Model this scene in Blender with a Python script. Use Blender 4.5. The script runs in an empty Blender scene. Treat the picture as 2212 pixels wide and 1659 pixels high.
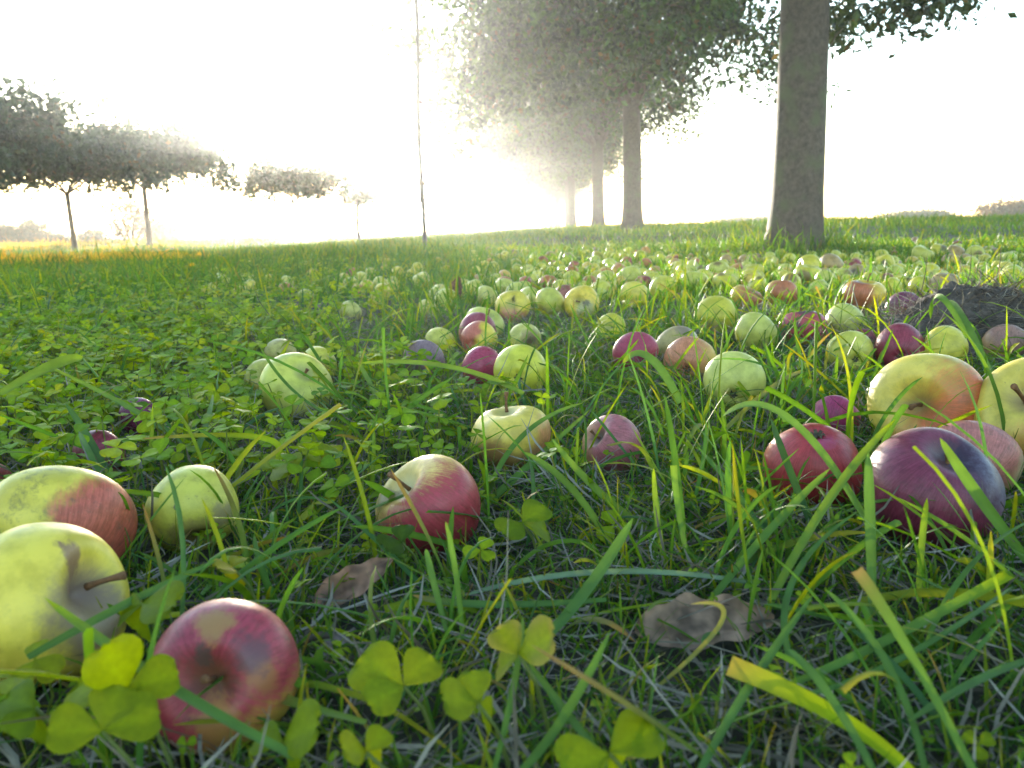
import bpy, math, random
import numpy as np
from mathutils import Vector, Matrix

rng = np.random.default_rng(11)
random.seed(5)
C = bpy.context.scene
COL = C.collection

# ------------------------------------------------------------------ camera
CAM_Z = 0.225
FPX = 852.0                      # focal length in pixels of a 1024 px wide frame
S = 1024.0 / 2212.0              # layout notes below are in a 2212 x 1659 frame
PITCH = math.atan(155.3 / FPX)
ROLL = math.radians(1.3)
fwd = Vector((0, math.cos(PITCH), -math.sin(PITCH)))
r0 = Vector((1, 0, 0)); u0 = r0.cross(fwd)
right = r0 * math.cos(ROLL) - u0 * math.sin(ROLL)
up = u0 * math.cos(ROLL) + r0 * math.sin(ROLL)
cam_d = bpy.data.cameras.new('camera')
cam = bpy.data.objects.new('camera', cam_d); COL.objects.link(cam)
cam.matrix_world = Matrix(((right.x, up.x, -fwd.x, 0), (right.y, up.y, -fwd.y, 0), (right.z, up.z, -fwd.z, CAM_Z), (0, 0, 0, 1)))
cam_d.sensor_width = 36; cam_d.lens = FPX / 1024 * 36
cam_d.clip_start = 0.02; cam_d.clip_end = 3000
cam_d.dof.use_dof = True; cam_d.dof.focus_distance = 0.85; cam_d.dof.aperture_fstop = 14.0
C.camera = cam

# ------------------------------------------------------------------ sky, sun, exposure
SUN_EL = math.radians(4.3); SUN_AZ = math.radians(-11.5)      # azimuth from +Y, negative = left
w = bpy.data.worlds.new('World'); C.world = w; w.use_nodes = True
wn = w.node_tree.nodes; bg = wn['Background']
sky = wn.new('ShaderNodeTexSky'); sky.sky_type = 'NISHITA'; sky.sun_disc = False
sky.sun_elevation = SUN_EL; sky.sun_rotation = SUN_AZ % (2 * math.pi)
sky.air_density = 1.0; sky.dust_density = 0.3; sky.ozone_density = 1.6
w.node_tree.links.new(sky.outputs['Color'], bg.inputs['Color'])
bg.inputs['Strength'].default_value = 0.15
sun_d = bpy.data.lights.new('sun', 'SUN'); sun_d.energy = 2.4; sun_d.angle = math.radians(0.5); sun_d.color = (1.0, 0.93, 0.77)
sun = bpy.data.objects.new('sun', sun_d); COL.objects.link(sun)
sdir = Vector((math.sin(SUN_AZ) * math.cos(SUN_EL), math.cos(SUN_AZ) * math.cos(SUN_EL), math.sin(SUN_EL)))
sun.rotation_euler = sdir.to_track_quat('Z', 'Y').to_euler()
sun.location = sdir * 50
vs = C.view_settings
vs.view_transform = 'Standard'; vs.look = 'None'; vs.gamma = 1; vs.exposure = 3.3
C.cycles.use_denoising = True
C.cycles.max_bounces = 8; C.cycles.transparent_max_bounces = 8
C.cycles.volume_bounces = 0

# ------------------------------------------------------------------ helpers
def lin(r, g, b):
    f = lambda c: c / 12.92 if c <= 0.04045 else ((c + 0.055) / 1.055) ** 2.4
    return (f(r / 255), f(g / 255), f(b / 255))

def sstep(a, b, x):
    t = np.clip((np.asarray(x, float) - a) / (b - a), 0, 1)
    return t * t * (3 - 2 * t)

def height(x, y):
    x = np.asarray(x, float); y = np.asarray(y, float)
    z = 0.19 * sstep(3.5, 14, y) * sstep(-2.5, 3.5, x)
    z = z + 0.006 * np.sin(7.1 * x + 1.3) * np.sin(6.3 * y + .4) + 0.004 * np.sin(15 * x + 9 * y)
    z = z + 0.03 * sstep(2, 8, np.hypot(x, y)) * np.sin(.9 * x + .5 * y + 2) * np.sin(.7 * y - .4 * x)
    z = z - 0.07 * sstep(-1.5, -5, x) * sstep(4, 9, y)
    for yc, amp, wd in ((9.4, .02, .55), (26, .10, 3.0)):           # two low banks in the left field
        z = z + amp * np.exp(-((y - yc + .12 * (x + 5)) / wd) ** 2) * sstep(-2.4 - .08 * yc, -4 - .08 * yc, x)
    return z
H0 = float(height(0, 0))

def hgt(x, y): return height(x, y) - H0

def ray(px, py):
    return (fwd * FPX + right * ((px - 1106) * S) + up * ((829.5 - py) * S)) / FPX    # depth-1 point offset

def bearing(px, d):
    r = ray(px, 520 - px * .022); return r.x / r.y * d

def at(px, py, d):
    return Vector((0, 0, CAM_Z)) + ray(px, py) * d

def on_ground(px, py, lift=0.0):
    r = ray(px, py); lo, hi = 0.05, 200.0
    for _ in range(60):
        m = (lo + hi) / 2; p = Vector((0, 0, CAM_Z)) + r * m
        if p.z > hgt(p.x, p.y) + lift: lo = m
        else: hi = m
    return Vector((0, 0, CAM_Z)) + r * lo

Rm = np.array([right, up, fwd])
def project(P):
    q = (np.asarray(P) - np.array([0, 0, CAM_Z])) @ Rm.T
    d = np.maximum(q[:, 2], 1e-3)
    return q[:, 0] / d * FPX / S + 1106, 829.5 - q[:, 1] / d * FPX / S, q[:, 2]

def mesh_np(name, V, F, mat, parent=None, col=None, smooth=True):
    """V (n,3), F list of (m,k) index arrays"""
    if not isinstance(F, list): F = [F]
    F = [np.asarray(f, np.int32) for f in F if len(f)]
    me = bpy.data.meshes.new(name)
    V = np.asarray(V, np.float32)
    me.vertices.add(len(V)); me.vertices.foreach_set('co', V.ravel())
    loops = np.concatenate([f.ravel() for f in F])
    tot = np.concatenate([np.full(len(f), f.shape[1], np.int32) for f in F])
    me.loops.add(len(loops)); me.loops.foreach_set('vertex_index', loops)
    me.polygons.add(len(tot))
    me.polygons.foreach_set('loop_start', np.concatenate([[0], np.cumsum(tot)[:-1]]).astype(np.int32))
    me.polygons.foreach_set('loop_total', tot)
    me.polygons.foreach_set('use_smooth', np.full(len(tot), smooth, bool))
    if col is not None:
        a = me.attributes.new('tint', 'FLOAT_COLOR', 'POINT')
        c = np.ones((len(V), 4), np.float32); c[:, :col.shape[1]] = col
        a.data.foreach_set('color', c.ravel())
    me.update(calc_edges=True); me.validate()
    me.materials.append(mat)
    o = bpy.data.objects.new(name, me); COL.objects.link(o)
    if parent: o.parent = parent
    return o

def empty(name, loc=(0, 0, 0)):
    o = bpy.data.objects.new(name, None); COL.objects.link(o); o.location = loc
    o.empty_display_size = .05
    return o

def tag(o, label=None, cat=None, group=None, kind=None):
    if label: o['label'] = label
    if cat: o['category'] = cat
    if group: o['group'] = group
    if kind: o['kind'] = kind
    return o

class Geo:
    """collects vertices, faces and tints"""
    def __init__(self): self.V = []; self.Q = []; self.T = []; self.K = []; self.n = 0
    def add(self, V, Q=None, T=None, K=None):
        V = np.asarray(V, float)
        if Q is not None and len(Q): self.Q.append(np.asarray(Q) + self.n)
        if T is not None and len(T): self.T.append(np.asarray(T) + self.n)
        self.V.append(V); self.K.append(np.ones((len(V), 3)) if K is None else np.asarray(K, float)); self.n += len(V)
    def build(self, name, mat, parent=None, smooth=True):
        F = []
        if self.Q: F.append(np.concatenate(self.Q))
        if self.T: F.append(np.concatenate(self.T))
        return mesh_np(name, np.concatenate(self.V), F, mat, parent, np.concatenate(self.K), smooth)

def tube(g, pts, rad, n=8, k=None, cap=True):
    pts = [Vector(p) for p in pts]; rad = list(rad); m = len(pts); V = []
    for i, p in enumerate(pts):
        t = (pts[min(i + 1, m - 1)] - pts[max(i - 1, 0)]).normalized()
        a = t.cross(Vector((0, 1, 0) if abs(t.z) > .7 else (0, 0, 1))).normalized(); b = t.cross(a)
        for j in range(n):
            th = 2 * math.pi * j / n
            V.append(p + (a * math.cos(th) + b * math.sin(th)) * rad[i])
    Q = [(i * n + j, i * n + (j + 1) % n, (i + 1) * n + (j + 1) % n, (i + 1) * n + j) for i in range(m - 1) for j in range(n)]
    T = []
    if cap:
        V += [pts[0], pts[-1]]; c0, c1 = m * n, m * n + 1
        T = [(c0, (j + 1) % n, j) for j in range(n)] + [(c1, (m - 1) * n + j, (m - 1) * n + (j + 1) % n) for j in range(n)]
    g.add([tuple(v) for v in V], Q, T, None if k is None else np.tile(np.array(k), (len(V), 1)))

# ------------------------------------------------------------------ materials
def new_mat(name):
    m = bpy.data.materials.new(name); m.use_nodes = True
    nt = m.node_tree; nt.nodes.clear()
    out = nt.nodes.new('ShaderNodeOutputMaterial')
    return m, nt, nt.nodes, nt.links, out

def leaf_mat(name, trans=0.45, rough=0.5, spec=0.28, tcol=(1.45, 1.22, .30), noise=120.0, namt=.25, gloss=0.06):
    m, nt, N, L, out = new_mat(name)
    at_ = N.new('ShaderNodeAttribute'); at_.attribute_name = 'tint'
    tc = N.new('ShaderNodeTexCoord'); nz = N.new('ShaderNodeTexNoise'); nz.inputs['Scale'].default_value = noise
    L.new(tc.outputs['Object'], nz.inputs['Vector'])
    mr = N.new('ShaderNodeMapRange'); mr.inputs['From Min'].default_value = .3; mr.inputs['From Max'].default_value = .7
    mr.inputs['To Min'].default_value = 1 - namt; mr.inputs['To Max'].default_value = 1 + namt
    L.new(nz.outputs['Fac'], mr.inputs['Value'])
    mx = N.new('ShaderNodeVectorMath'); mx.operation = 'SCALE'
    L.new(at_.outputs['Color'], mx.inputs[0]); L.new(mr.outputs['Result'], mx.inputs['Scale'])
    pb = N.new('ShaderNodeBsdfPrincipled'); pb.inputs['Roughness'].default_value = rough
    pb.inputs['Specular IOR Level'].default_value = spec
    L.new(mx.outputs[0], pb.inputs['Base Color'])
    tv = N.new('ShaderNodeVectorMath'); tv.operation = 'MULTIPLY'; tv.inputs[1].default_value = tcol
    L.new(mx.outputs[0], tv.inputs[0])
    tr = N.new('ShaderNodeBsdfTranslucent'); L.new(tv.outputs[0], tr.inputs['Color'])
    ms = N.new('ShaderNodeMixShader'); ms.inputs[0].default_value = trans
    L.new(pb.outputs[0], ms.inputs[1]); L.new(tr.outputs[0], ms.inputs[2])
    L.new(ms.outputs[0], out.inputs['Surface'])
    return m

def rough_mat(name, c0, c1, scale=30., bump=.3, rough=.85, detail=6., stretch=(1, 1, 1), c2=None, scale2=4.):
    m, nt, N, L, out = new_mat(name)
    tc = N.new('ShaderNodeTexCoord'); mp = N.new('ShaderNodeMapping'); mp.inputs['Scale'].default_value = stretch
    L.new(tc.outputs['Object'], mp.inputs['Vector'])
    nz = N.new('ShaderNodeTexNoise'); nz.inputs['Scale'].default_value = scale; nz.inputs['Detail'].default_value = detail
    nz.inputs['Roughness'].default_value = .65
    L.new(mp.outputs[0], nz.inputs['Vector'])
    cr = N.new('ShaderNodeValToRGB'); cr.color_ramp.elements[0].position = .32; cr.color_ramp.elements[1].position = .68
    cr.color_ramp.elements[0].color = (*c0, 1); cr.color_ramp.elements[1].color = (*c1, 1)
    L.new(nz.outputs['Fac'], cr.inputs['Fac'])
    colour = cr.outputs['Color']
    if c2:
        n2 = N.new('ShaderNodeTexNoise'); n2.inputs['Scale'].default_value = scale2; n2.inputs['Detail'].default_value = 5
        L.new(tc.outputs['Object'], n2.inputs['Vector'])
        r2 = N.new('ShaderNodeMapRange'); r2.inputs['From Min'].default_value = .5; r2.inputs['From Max'].default_value = .68
        L.new(n2.outputs['Fac'], r2.inputs['Value'])
        mx = N.new('ShaderNodeMix'); mx.data_type = 'RGBA'
        L.new(r2.outputs['Result'], mx.inputs['Factor']); L.new(colour, mx.inputs['A']); mx.inputs['B'].default_value = (*c2, 1)
        colour = mx.outputs['Result']
    pb = N.new('ShaderNodeBsdfPrincipled'); pb.inputs['Roughness'].default_value = rough
    pb.inputs['Specular IOR Level'].default_value = .3
    L.new(colour, pb.inputs['Base Color'])
    bp = N.new('ShaderNodeBump'); bp.inputs['Strength'].default_value = bump; bp.inputs['Distance'].default_value = .01
    L.new(nz.outputs['Fac'], bp.inputs['Height']); L.new(bp.outputs[0], pb.inputs['Normal'])
    L.new(pb.outputs[0], out.inputs['Surface'])
    return m

M_GRASS = leaf_mat('grass_blade', trans=.48, rough=.5, noise=60, namt=.15, spec=.16)
M_CLOVER = leaf_mat('clover_leaf', trans=.48, rough=.5, noise=400, namt=.10, spec=.16)
M_STRAW = leaf_mat('dry_straw', trans=.15, rough=.7, tcol=(1, 1, 1), noise=100)
M_CROWN = leaf_mat('tree_leaf', trans=.16, rough=.5, noise=6, namt=.3)
M_DEAD = leaf_mat('dead_leaf', trans=.12, rough=.7, tcol=(1, .9, .7), noise=90, namt=.55)
M_BARK = rough_mat('bark', lin(66, 57, 51), lin(96, 84, 74), 34, .38, stretch=(1, 1, .9), c2=lin(84, 84, 62), scale2=6)
M_BARK2 = rough_mat('young_bark', lin(70, 62, 55), lin(110, 98, 84), 18, .4, stretch=(1, 1, .4))
M_GROUND = rough_mat('soil_and_turf', (.016, .015, .008), (.05, .046, .022), 14, .8, c2=(.035, .055, .010), scale2=1.2)
M_STEM = rough_mat('apple_stem', lin(82, 56, 36), lin(130, 92, 58), 200, .3)
M_CALYX = rough_mat('apple_calyx', lin(52, 46, 34), lin(98, 90, 66), 300, .3)
M_EARTH = rough_mat('dark_earth', (.030, .022, .017), (.14, .105, .08), 45, 1.0)
M_POST = rough_mat('weathered_wood', lin(72, 70, 68), lin(104, 100, 94), 20, .3, stretch=(1, 1, .15))
M_HEDGE = leaf_mat('far_leaf', trans=.25, rough=.6, noise=2, namt=.3)
M_FARSKIN = leaf_mat('far_apple_skin', trans=0.0, rough=.4, noise=60, namt=.2, spec=.4)
M_FLOWER = leaf_mat('petal', trans=.4, rough=.6, noise=50, namt=.1)

def apple_mat(name, ground=(.46, .50, .09), blush=None, bdir=(0, 0, 1), lo=.0, hi=.6, streak=.5, cavity=None, spots=(), seed=0., speck=.5, sooty=.2, bloom=None, rough=.36):
    """spots: [(direction, cos_min, cos_max, colour)] painted decay patches in the apple's own axes"""
    m, nt, N, L, out = new_mat(name)
    tc = N.new('ShaderNodeTexCoord')
    nm = N.new('ShaderNodeVectorMath'); nm.operation = 'NORMALIZE'; L.new(tc.outputs['Object'], nm.inputs[0])
    D = nm.outputs[0]
    def noise(scale, vec=None, detail=4., off=0., rough_=.6):
        mp = N.new('ShaderNodeMapping'); mp.inputs['Location'].default_value = (seed + off, seed * 1.7 - off, seed * .6)
        mp.inputs['Scale'].default_value = scale if isinstance(scale, tuple) else (scale,) * 3
        L.new(vec or D, mp.inputs['Vector'])
        n = N.new('ShaderNodeTexNoise'); n.inputs['Scale'].default_value = 1; n.inputs['Detail'].default_value = detail; n.inputs['Roughness'].default_value = rough_
        L.new(mp.outputs[0], n.inputs['Vector']); return n.outputs['Fac']
    def math_(op, a, b=None):
        n = N.new('ShaderNodeMath'); n.operation = op
        for i, v in enumerate((a, b)):
            if v is None: continue
            if isinstance(v, (int, float)): n.inputs[i].default_value = v
            else: L.new(v, n.inputs[i])
        return n.outputs[0]
    def rng_(v, a, b, c=0., d=1.):
        n = N.new('ShaderNodeMapRange'); n.interpolation_type = 'SMOOTHSTEP'
        for k, x in (('From Min', a), ('From Max', b), ('To Min', c), ('To Max', d)): n.inputs[k].default_value = x
        L.new(v, n.inputs['Value']); return n.outputs['Result']
    def dot(d, src=None):
        d = Vector(d).normalized(); n = N.new('ShaderNodeVectorMath'); n.operation = 'DOT_PRODUCT'
        L.new(src or D, n.inputs[0]); n.inputs[1].default_value = d; return n.outputs['Value']
    def mix(f, a, b):
        n = N.new('ShaderNodeMix'); n.data_type = 'RGBA'
        L.new(f, n.inputs['Factor'])
        for k, v in (('A', a), ('B', b)):
            if isinstance(v, tuple): n.inputs[k].default_value = (*v[:3], 1)
            else: L.new(v, n.inputs[k])
        return n.outputs['Result']
    mxc = max(ground); ground = (ground[0] * 1.08, ground[1] * .87, max(0.004, ground[2] * .6 - .01))
    g2 = tuple(min(1, c * 1.12 + .01) for c in ground); g1 = tuple(c * .82 for c in ground)
    colour = mix(rng_(noise(2.2), .35, .65), g1, g2)
    # streak coordinates: fast round the axis, slow along it
    sx = N.new('ShaderNodeSeparateXYZ'); L.new(D, sx.inputs[0])
    cx = N.new('ShaderNodeCombineXYZ'); L.new(sx.outputs['X'], cx.inputs[0]); L.new(sx.outputs['Y'], cx.inputs[1])
    n2 = N.new('ShaderNodeVectorMath'); n2.operation = 'NORMALIZE'; L.new(cx.outputs[0], n2.inputs[0])
    c2 = N.new('ShaderNodeVectorMath'); c2.operation = 'ADD'; L.new(n2.outputs[0], c2.inputs[0])
    zz = N.new('ShaderNodeCombineXYZ'); L.new(math_('MULTIPLY', sx.outputs['Z'], .12), zz.inputs[2]); L.new(zz.outputs[0], c2.inputs[1])
    st = math_('ADD', math_('MULTIPLY', noise(27., c2.outputs[0], 6., 3., .75), .62), math_('MULTIPLY', noise(6.5, off=31., detail=8., rough_=.75), .38))
    wn_ = N.new('ShaderNodeTexNoise'); wn_.inputs['Scale'].default_value = 4.2; wn_.inputs['Detail'].default_value = 7; wn_.inputs['Roughness'].default_value = .7
    L.new(D, wn_.inputs['Vector'])
    ws = N.new('ShaderNodeVectorMath'); ws.operation = 'SUBTRACT'; L.new(wn_.outputs['Color'], ws.inputs[0]); ws.inputs[1].default_value = (.5, .5, .5)
    wm = N.new('ShaderNodeVectorMath'); wm.operation = 'SCALE'; wm.inputs['Scale'].default_value = .7; L.new(ws.outputs[0], wm.inputs[0])
    wa = N.new('ShaderNodeVectorMath'); wa.operation = 'ADD'; L.new(D, wa.inputs[0]); L.new(wm.outputs[0], wa.inputs[1])
    wnn = N.new('ShaderNodeVectorMath'); wnn.operation = 'NORMALIZE'; L.new(wa.outputs[0], wnn.inputs[0])
    if blush:
        f = math_('ADD', dot(bdir), math_('MULTIPLY', math_('SUBTRACT', st, .5), streak * 3.))
        f = math_('ADD', f, math_('MULTIPLY', math_('SUBTRACT', noise(1.8, off=5.), .5), .9))
        f = rng_(f, lo, hi)
        b2 = mix(rng_(st, .36, .66), tuple(c * .6 for c in blush), tuple(min(1, c * 1.3 + .015) for c in blush))
        colour = mix(math_('MULTIPLY', f, .95), colour, b2)
    cav = rng_(math_('ADD', dot((0, 0, 1)), math_('MULTIPLY', math_('SUBTRACT', st, .5), .08)), .86, .985)
    colour = mix(math_('MULTIPLY', cav, .75), colour, cavity or (.30, .27, .07))  # russet of the stem hollow, on some apples darkened to stand for its shade
    if speck:
        v = N.new('ShaderNodeTexVoronoi'); v.inputs['Scale'].default_value = 15; L.new(D, v.inputs['Vector'])
        sp = rng_(v.outputs['Distance'], .05, .11, 1., 0.)
        lum = sum(blush) if blush else 1.
        colour = mix(math_('MULTIPLY', sp, speck * .9), colour, (.42, .33, .16))
        v2 = N.new('ShaderNodeTexVoronoi'); v2.inputs['Scale'].default_value = 4.2; v2.inputs['Randomness'].default_value = 1
        mp = N.new('ShaderNodeMapping'); mp.inputs['Location'].default_value = (seed * 3, seed, 2); L.new(D, mp.inputs['Vector']); L.new(mp.outputs[0], v2.inputs['Vector'])
        colour = mix(math_('MULTIPLY', rng_(v2.outputs['Distance'], .03, .09, 1., 0.), .7 * speck), colour, (.05, .035, .02))
    if sooty:
        s = math_('MULTIPLY', rng_(noise(3.1, off=9., detail=9., rough_=.8), .50, .72), min(1, sooty * 1.5 + .08))
        colour = mix(s, colour, (.07, .07, .045))
    for d, a, b, c in spots:
        f = dot(d, wnn.outputs[0])
        colour = mix(math_('MULTIPLY', rng_(f, a - (b - a) * .5, b), .85), colour, c)
    if bloom:
        f = math_('ADD', dot(bloom), math_('MULTIPLY', math_('SUBTRACT', noise(7., off=21., detail=8., rough_=.8), .5), .9))
        colour = mix(math_('MULTIPLY', rng_(f, .65, 1.05), .5), colour, (.22, .20, .26))
    pb = N.new('ShaderNodeBsdfPrincipled')
    L.new(colour, pb.inputs['Base Color'])
    L.new(rng_(noise(5., off=2.), .3, .7, rough - .06, rough + .14), pb.inputs['Roughness'])
    pb.inputs['Specular IOR Level'].default_value = .36
    bp = N.new('ShaderNodeBump'); bp.inputs['Strength'].default_value = .12; bp.inputs['Distance'].default_value = .002
    L.new(noise(26., off=1., detail=5.), bp.inputs['Height']); L.new(bp.outputs[0], pb.inputs['Normal'])
    L.new(pb.outputs[0], out.inputs['Surface'])
    return m

# ------------------------------------------------------------------ ground
def build_ground():
    rad = np.concatenate([[0.0], np.geomspace(.06, 290, 150)]); ns = 260
    th = np.linspace(0, 2 * np.pi, ns, endpoint=False)
    X = np.outer(rad[1:], np.sin(th)).ravel(); Y = np.outer(rad[1:], np.cos(th)).ravel()
    V = np.vstack([[0, 0, 0], np.column_stack([X, Y, hgt(X, Y)])])
    i = np.arange(len(rad) - 2)[:, None]; j = np.arange(ns)[None]
    a = 1 + i * ns + j; b = 1 + i * ns + (j + 1) % ns
    Q = np.stack([a, a + ns, b + ns, b], -1).reshape(-1, 4)[:, ::-1]
    T = np.column_stack([np.zeros(ns, int), 1 + np.arange(ns), 1 + (np.arange(ns) + 1) % ns])[:, ::-1]
    o = mesh_np('ground', V, [Q, T], M_GROUND)
    o['kind'] = 'structure'
build_ground()

# ------------------------------------------------------------------ trees
def leaves(g, P, size, K, updir=.5, aspect=.6):
    n = len(P)
    d = rng.normal(size=(n, 3)); d[:, 2] -= .35; d /= np.linalg.norm(d, axis=1)[:, None]
    nn = rng.normal(size=(n, 3)); nn[:, 2] += updir
    s = np.cross(d, nn); s /= np.linalg.norm(s, axis=1)[:, None] + 1e-9; nn = np.cross(s, d)
    sz = (size * rng.uniform(.65, 1.25, n))[:, None]
    b = P; t = P + d * sz - nn * sz * .12
    m = P + d * sz * .45 - nn * sz * .10
    l = P + d * sz * .5 + s * sz * aspect * .5; r = P + d * sz * .5 - s * sz * aspect * .5
    V = np.stack([b, l, t, r, m], 1).reshape(-1, 3)
    i = np.arange(n)[:, None] * 5
    T = np.concatenate([i + [0, 4, 1], i + [1, 4, 2], i + [2, 4, 3], i + [3, 4, 0]])
    g.add(V, None, T, np.repeat(K, 5, 0))

def crown_points(nclump, per, cen, radii, spread, low=-.75, shell=.45, droop=0., lump=.25, seed=0):
    r = np.random.default_rng(seed)
    d = r.normal(size=(nclump * 3, 3)); d /= np.linalg.norm(d, axis=1)[:, None]
    d = d[d[:, 2] > low][:nclump]
    lum = 1 + lump * np.sin(3 * np.arctan2(d[:, 1], d[:, 0]) + seed) * np.cos(2.3 * d[:, 2] * 3 + seed) + r.normal(0, .07, len(d))
    rad = (shell + (1 - shell) * r.random(len(d)) ** .6) * lum
    Cc = d * rad[:, None] * np.array(radii)
    Cc[:, 2] -= droop * (np.hypot(Cc[:, 0], Cc[:, 1]) / radii[0]) ** 2 * (1 - .75 * sstep(-.6, 1.6, Cc[:, 0]) if droop > .5 else 1)
    Cc += np.array(cen)
    P = np.repeat(Cc, per, 0) + r.normal(0, 1, (len(Cc) * per, 3)) * np.array(spread)
    tone = np.repeat(r.random(len(Cc)), per)
    return Cc, P, tone

def leaf_cols(tone, n, dark, light, autumn, frac):
    k = (np.clip(tone + rng.normal(0, .25, n), 0, 1))[:, None]
    K = np.array(dark) * (1 - k) + np.array(light) * k
    a = rng.random(n) < frac
    K[a] = np.array(autumn) * rng.uniform(.6, 1.2, (a.sum(), 1))
    return K

def limb(g, p0, p1, r_0, r_1, sag=0., n=6, wob=.06):
    p0 = np.array(p0, float); p1 = np.array(p1, float)
    t = np.linspace(0, 1, n)[:, None]
    pts = p0 + (p1 - p0) * t + np.array([0, 0, 1.]) * sag * np.sin(np.pi * t)
    pts[1:-1] += rng.normal(0, wob, (n - 2, 3)) * np.linalg.norm(p1 - p0) * .3
    tube(g, pts, np.linspace(r_0, r_1, n), 6, None)
    return pts

def row_tree(seed, leafsize=.105, nclump=860, per=46, cen=(-.45, 0, 3.55), radii=(2.85, 2.7, 2.1), droop=1.2, hi=2.25, frac=.05):
    """trunk with limbs, and crown, as two meshes at the origin"""
    r = np.random.default_rng(seed)
    g = Geo()
    zz = [-.15, -.03, .06, .16, .35, .8, 1.4, 1.9, hi]
    rr = [.235, .212, .192, .176, .160, .150, .144, .138, .15]
    n = 20; V = []
    for z, q in zip(zz, rr):
        for j in range(n):
            a = 2 * math.pi * j / n
            fl = 1 + (.13 * math.sin(3 * a + seed) + .07 * math.sin(7 * a + 2)) * math.exp(-max(z, 0) / .16) + .02 * math.sin(5 * a + 3 * z)
            V.append((q * fl * math.cos(a) - (.02 * z * math.sin(seed) if seed != 5 else 0), q * fl * math.sin(a), z))
    Q = [(i * n + j, i * n + (j + 1) % n, (i + 1) * n + (j + 1) % n, (i + 1) * n + j) for i in range(len(zz) - 1) for j in range(n)]
    g.add(V, Q)
    Cc, P, tone = crown_points(nclump, per, cen, radii, (.19, .19, .13), droop=droop, seed=seed, shell=.3, lump=.3, low=-.56)
    kp = ~((np.hypot(P[:, 0], P[:, 1]) < 1.0) & (P[:, 2] < 3.0 - .5 * np.hypot(P[:, 0], P[:, 1]) + .15 * rng.normal(size=len(P)))); P, tone = P[kp], tone[kp]
    lg = Geo()
    for k in range(8):
        a = k / 8 * 6.28 + r.uniform(-.3, .3); L = r.uniform(1.5, 2.3)
        end = (cen[0] * .8 + L * math.cos(a), cen[1] + L * math.sin(a), r.uniform(2.9, 4.4))
        p = limb(lg, (0.05 * math.cos(a), .05 * math.sin(a), hi - r.uniform(0.02, .35)), end, .082, .016, .25)
        for q in range(4):
            i = r.integers(2, 5); near = Cc[np.argsort(np.linalg.norm(Cc - p[i], axis=1))[r.integers(2, 25)]]
            limb(lg, p[i], near, .018, .005, .05, 5)
    cg = Geo(); leaves(cg, P, leafsize, leaf_cols(tone, len(P), (.006, .022, .006), (.060, .125, .014), (.11, .07, .012), frac))
    return g, lg, cg

def link_copy(o, parent):
    c = o.copy(); COL.objects.link(c); c.parent = parent; return c

D1, SP, LAT, VPX = 5.5, 8.55, 1.70, 1150
row_dir = math.atan((VPX - 1106) * S / FPX)
tree_spec = [  # scale, z-rotation, proto
    (1.0, 0.0, 2), (1.0, .2, 1), (1.03, -.25, 0), (.98, .35, 1), (1.02, .1, 0), (.95, -.2, 1), (1.0, .3, 0), (1.05, -.1, 1), (.97, .2, 0), (1.0, -.3, 1), (1.0, .1, 0)]
tree_labels = [
    'nearest tree of the row, its thick grey trunk running out of the picture top',
    'second tree of the row, next beyond the thick trunk, with a broad dark crown',
    'third tree of the row, trunk forking into a clear V of limbs',
    'fourth tree of the row, trunk with orange sunlit edge just beyond the forked one',
    'fifth tree of the row, thin trunk close beyond the fourth',
    'sixth tree of the row, thin trunk in the gap of sky beyond the fifth',
    'seventh tree of the row, counted away from the thick trunk',
    'eighth tree of the row, counted away from the thick trunk',
    'ninth tree of the row, a thin dark trunk under low orange leaves',
    'tenth tree of the row, counted away from the thick trunk',
    'last small tree at the far end of the row']
protos = {}
for i, (sc, rz, k) in enumerate(tree_spec):
    d = D1 + SP * i
    x = LAT + math.tan(row_dir) * d + [0, -.02, .1, -.15, .1, -.1, .1, 0, .1, -.1, 0][i]; y = d
    e = empty('orchard_tree', (x, y, hgt(x, y)))
    e.rotation_euler.z = rz; e.scale = (sc,) * 3
    tag(e, tree_labels[i], 'tree', 'trees in the row beside the apples')
    if k not in protos:
        g, lg, cg = row_tree(3 + 4 * k) if k < 2 else row_tree(5, .07, 1500, 46, (-.25, 0, 3.9), (2.3, 2.5, 1.9), .35)
        if k == 2:       # the low sprays on the right of the nearest tree
            q = np.random.default_rng(9); m_ = 46
            cx = q.uniform(.15, 1.35, m_); cz = 1.78 - .36 * q.random(m_) * (1.25 - .5 * cx) + .05 * cx; cy = q.uniform(.2, 1.4, m_)
            Pq = np.repeat(np.column_stack([cx, cy, cz]), 30, 0) + q.normal(0, 1, (m_ * 30, 3)) * (.13, .15, .07)
            leaves(cg, Pq, .068, leaf_cols(np.repeat(q.random(m_), 30), m_ * 30, (.022, .042, .014), (.055, .085, .022), (.16, .10, .018), .06))
            leaves(cg, np.array((.20, -.05, 1.30)) + q.normal(0, 1, (16, 3)) * (.05, .05, .06), .06, np.tile((.02, .04, .012), (16, 1))); limb(lg, (.13, -.02, 1.22), (.22, -.05, 1.36), .006, .003, .01)
            for t_ in range(5): limb(lg, (.03, .05, 2.2), (cx[t_ * 9], cy[t_ * 9], cz[t_ * 9] + .05), .022, .005, .12)
        protos[k] = ((g.build('trunk', M_BARK, e), lg.build('limbs', M_BARK2, e), cg.build('crown', M_CROWN, e, False)))
    else:
        for o in protos[k]: link_copy(o, e)

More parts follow.
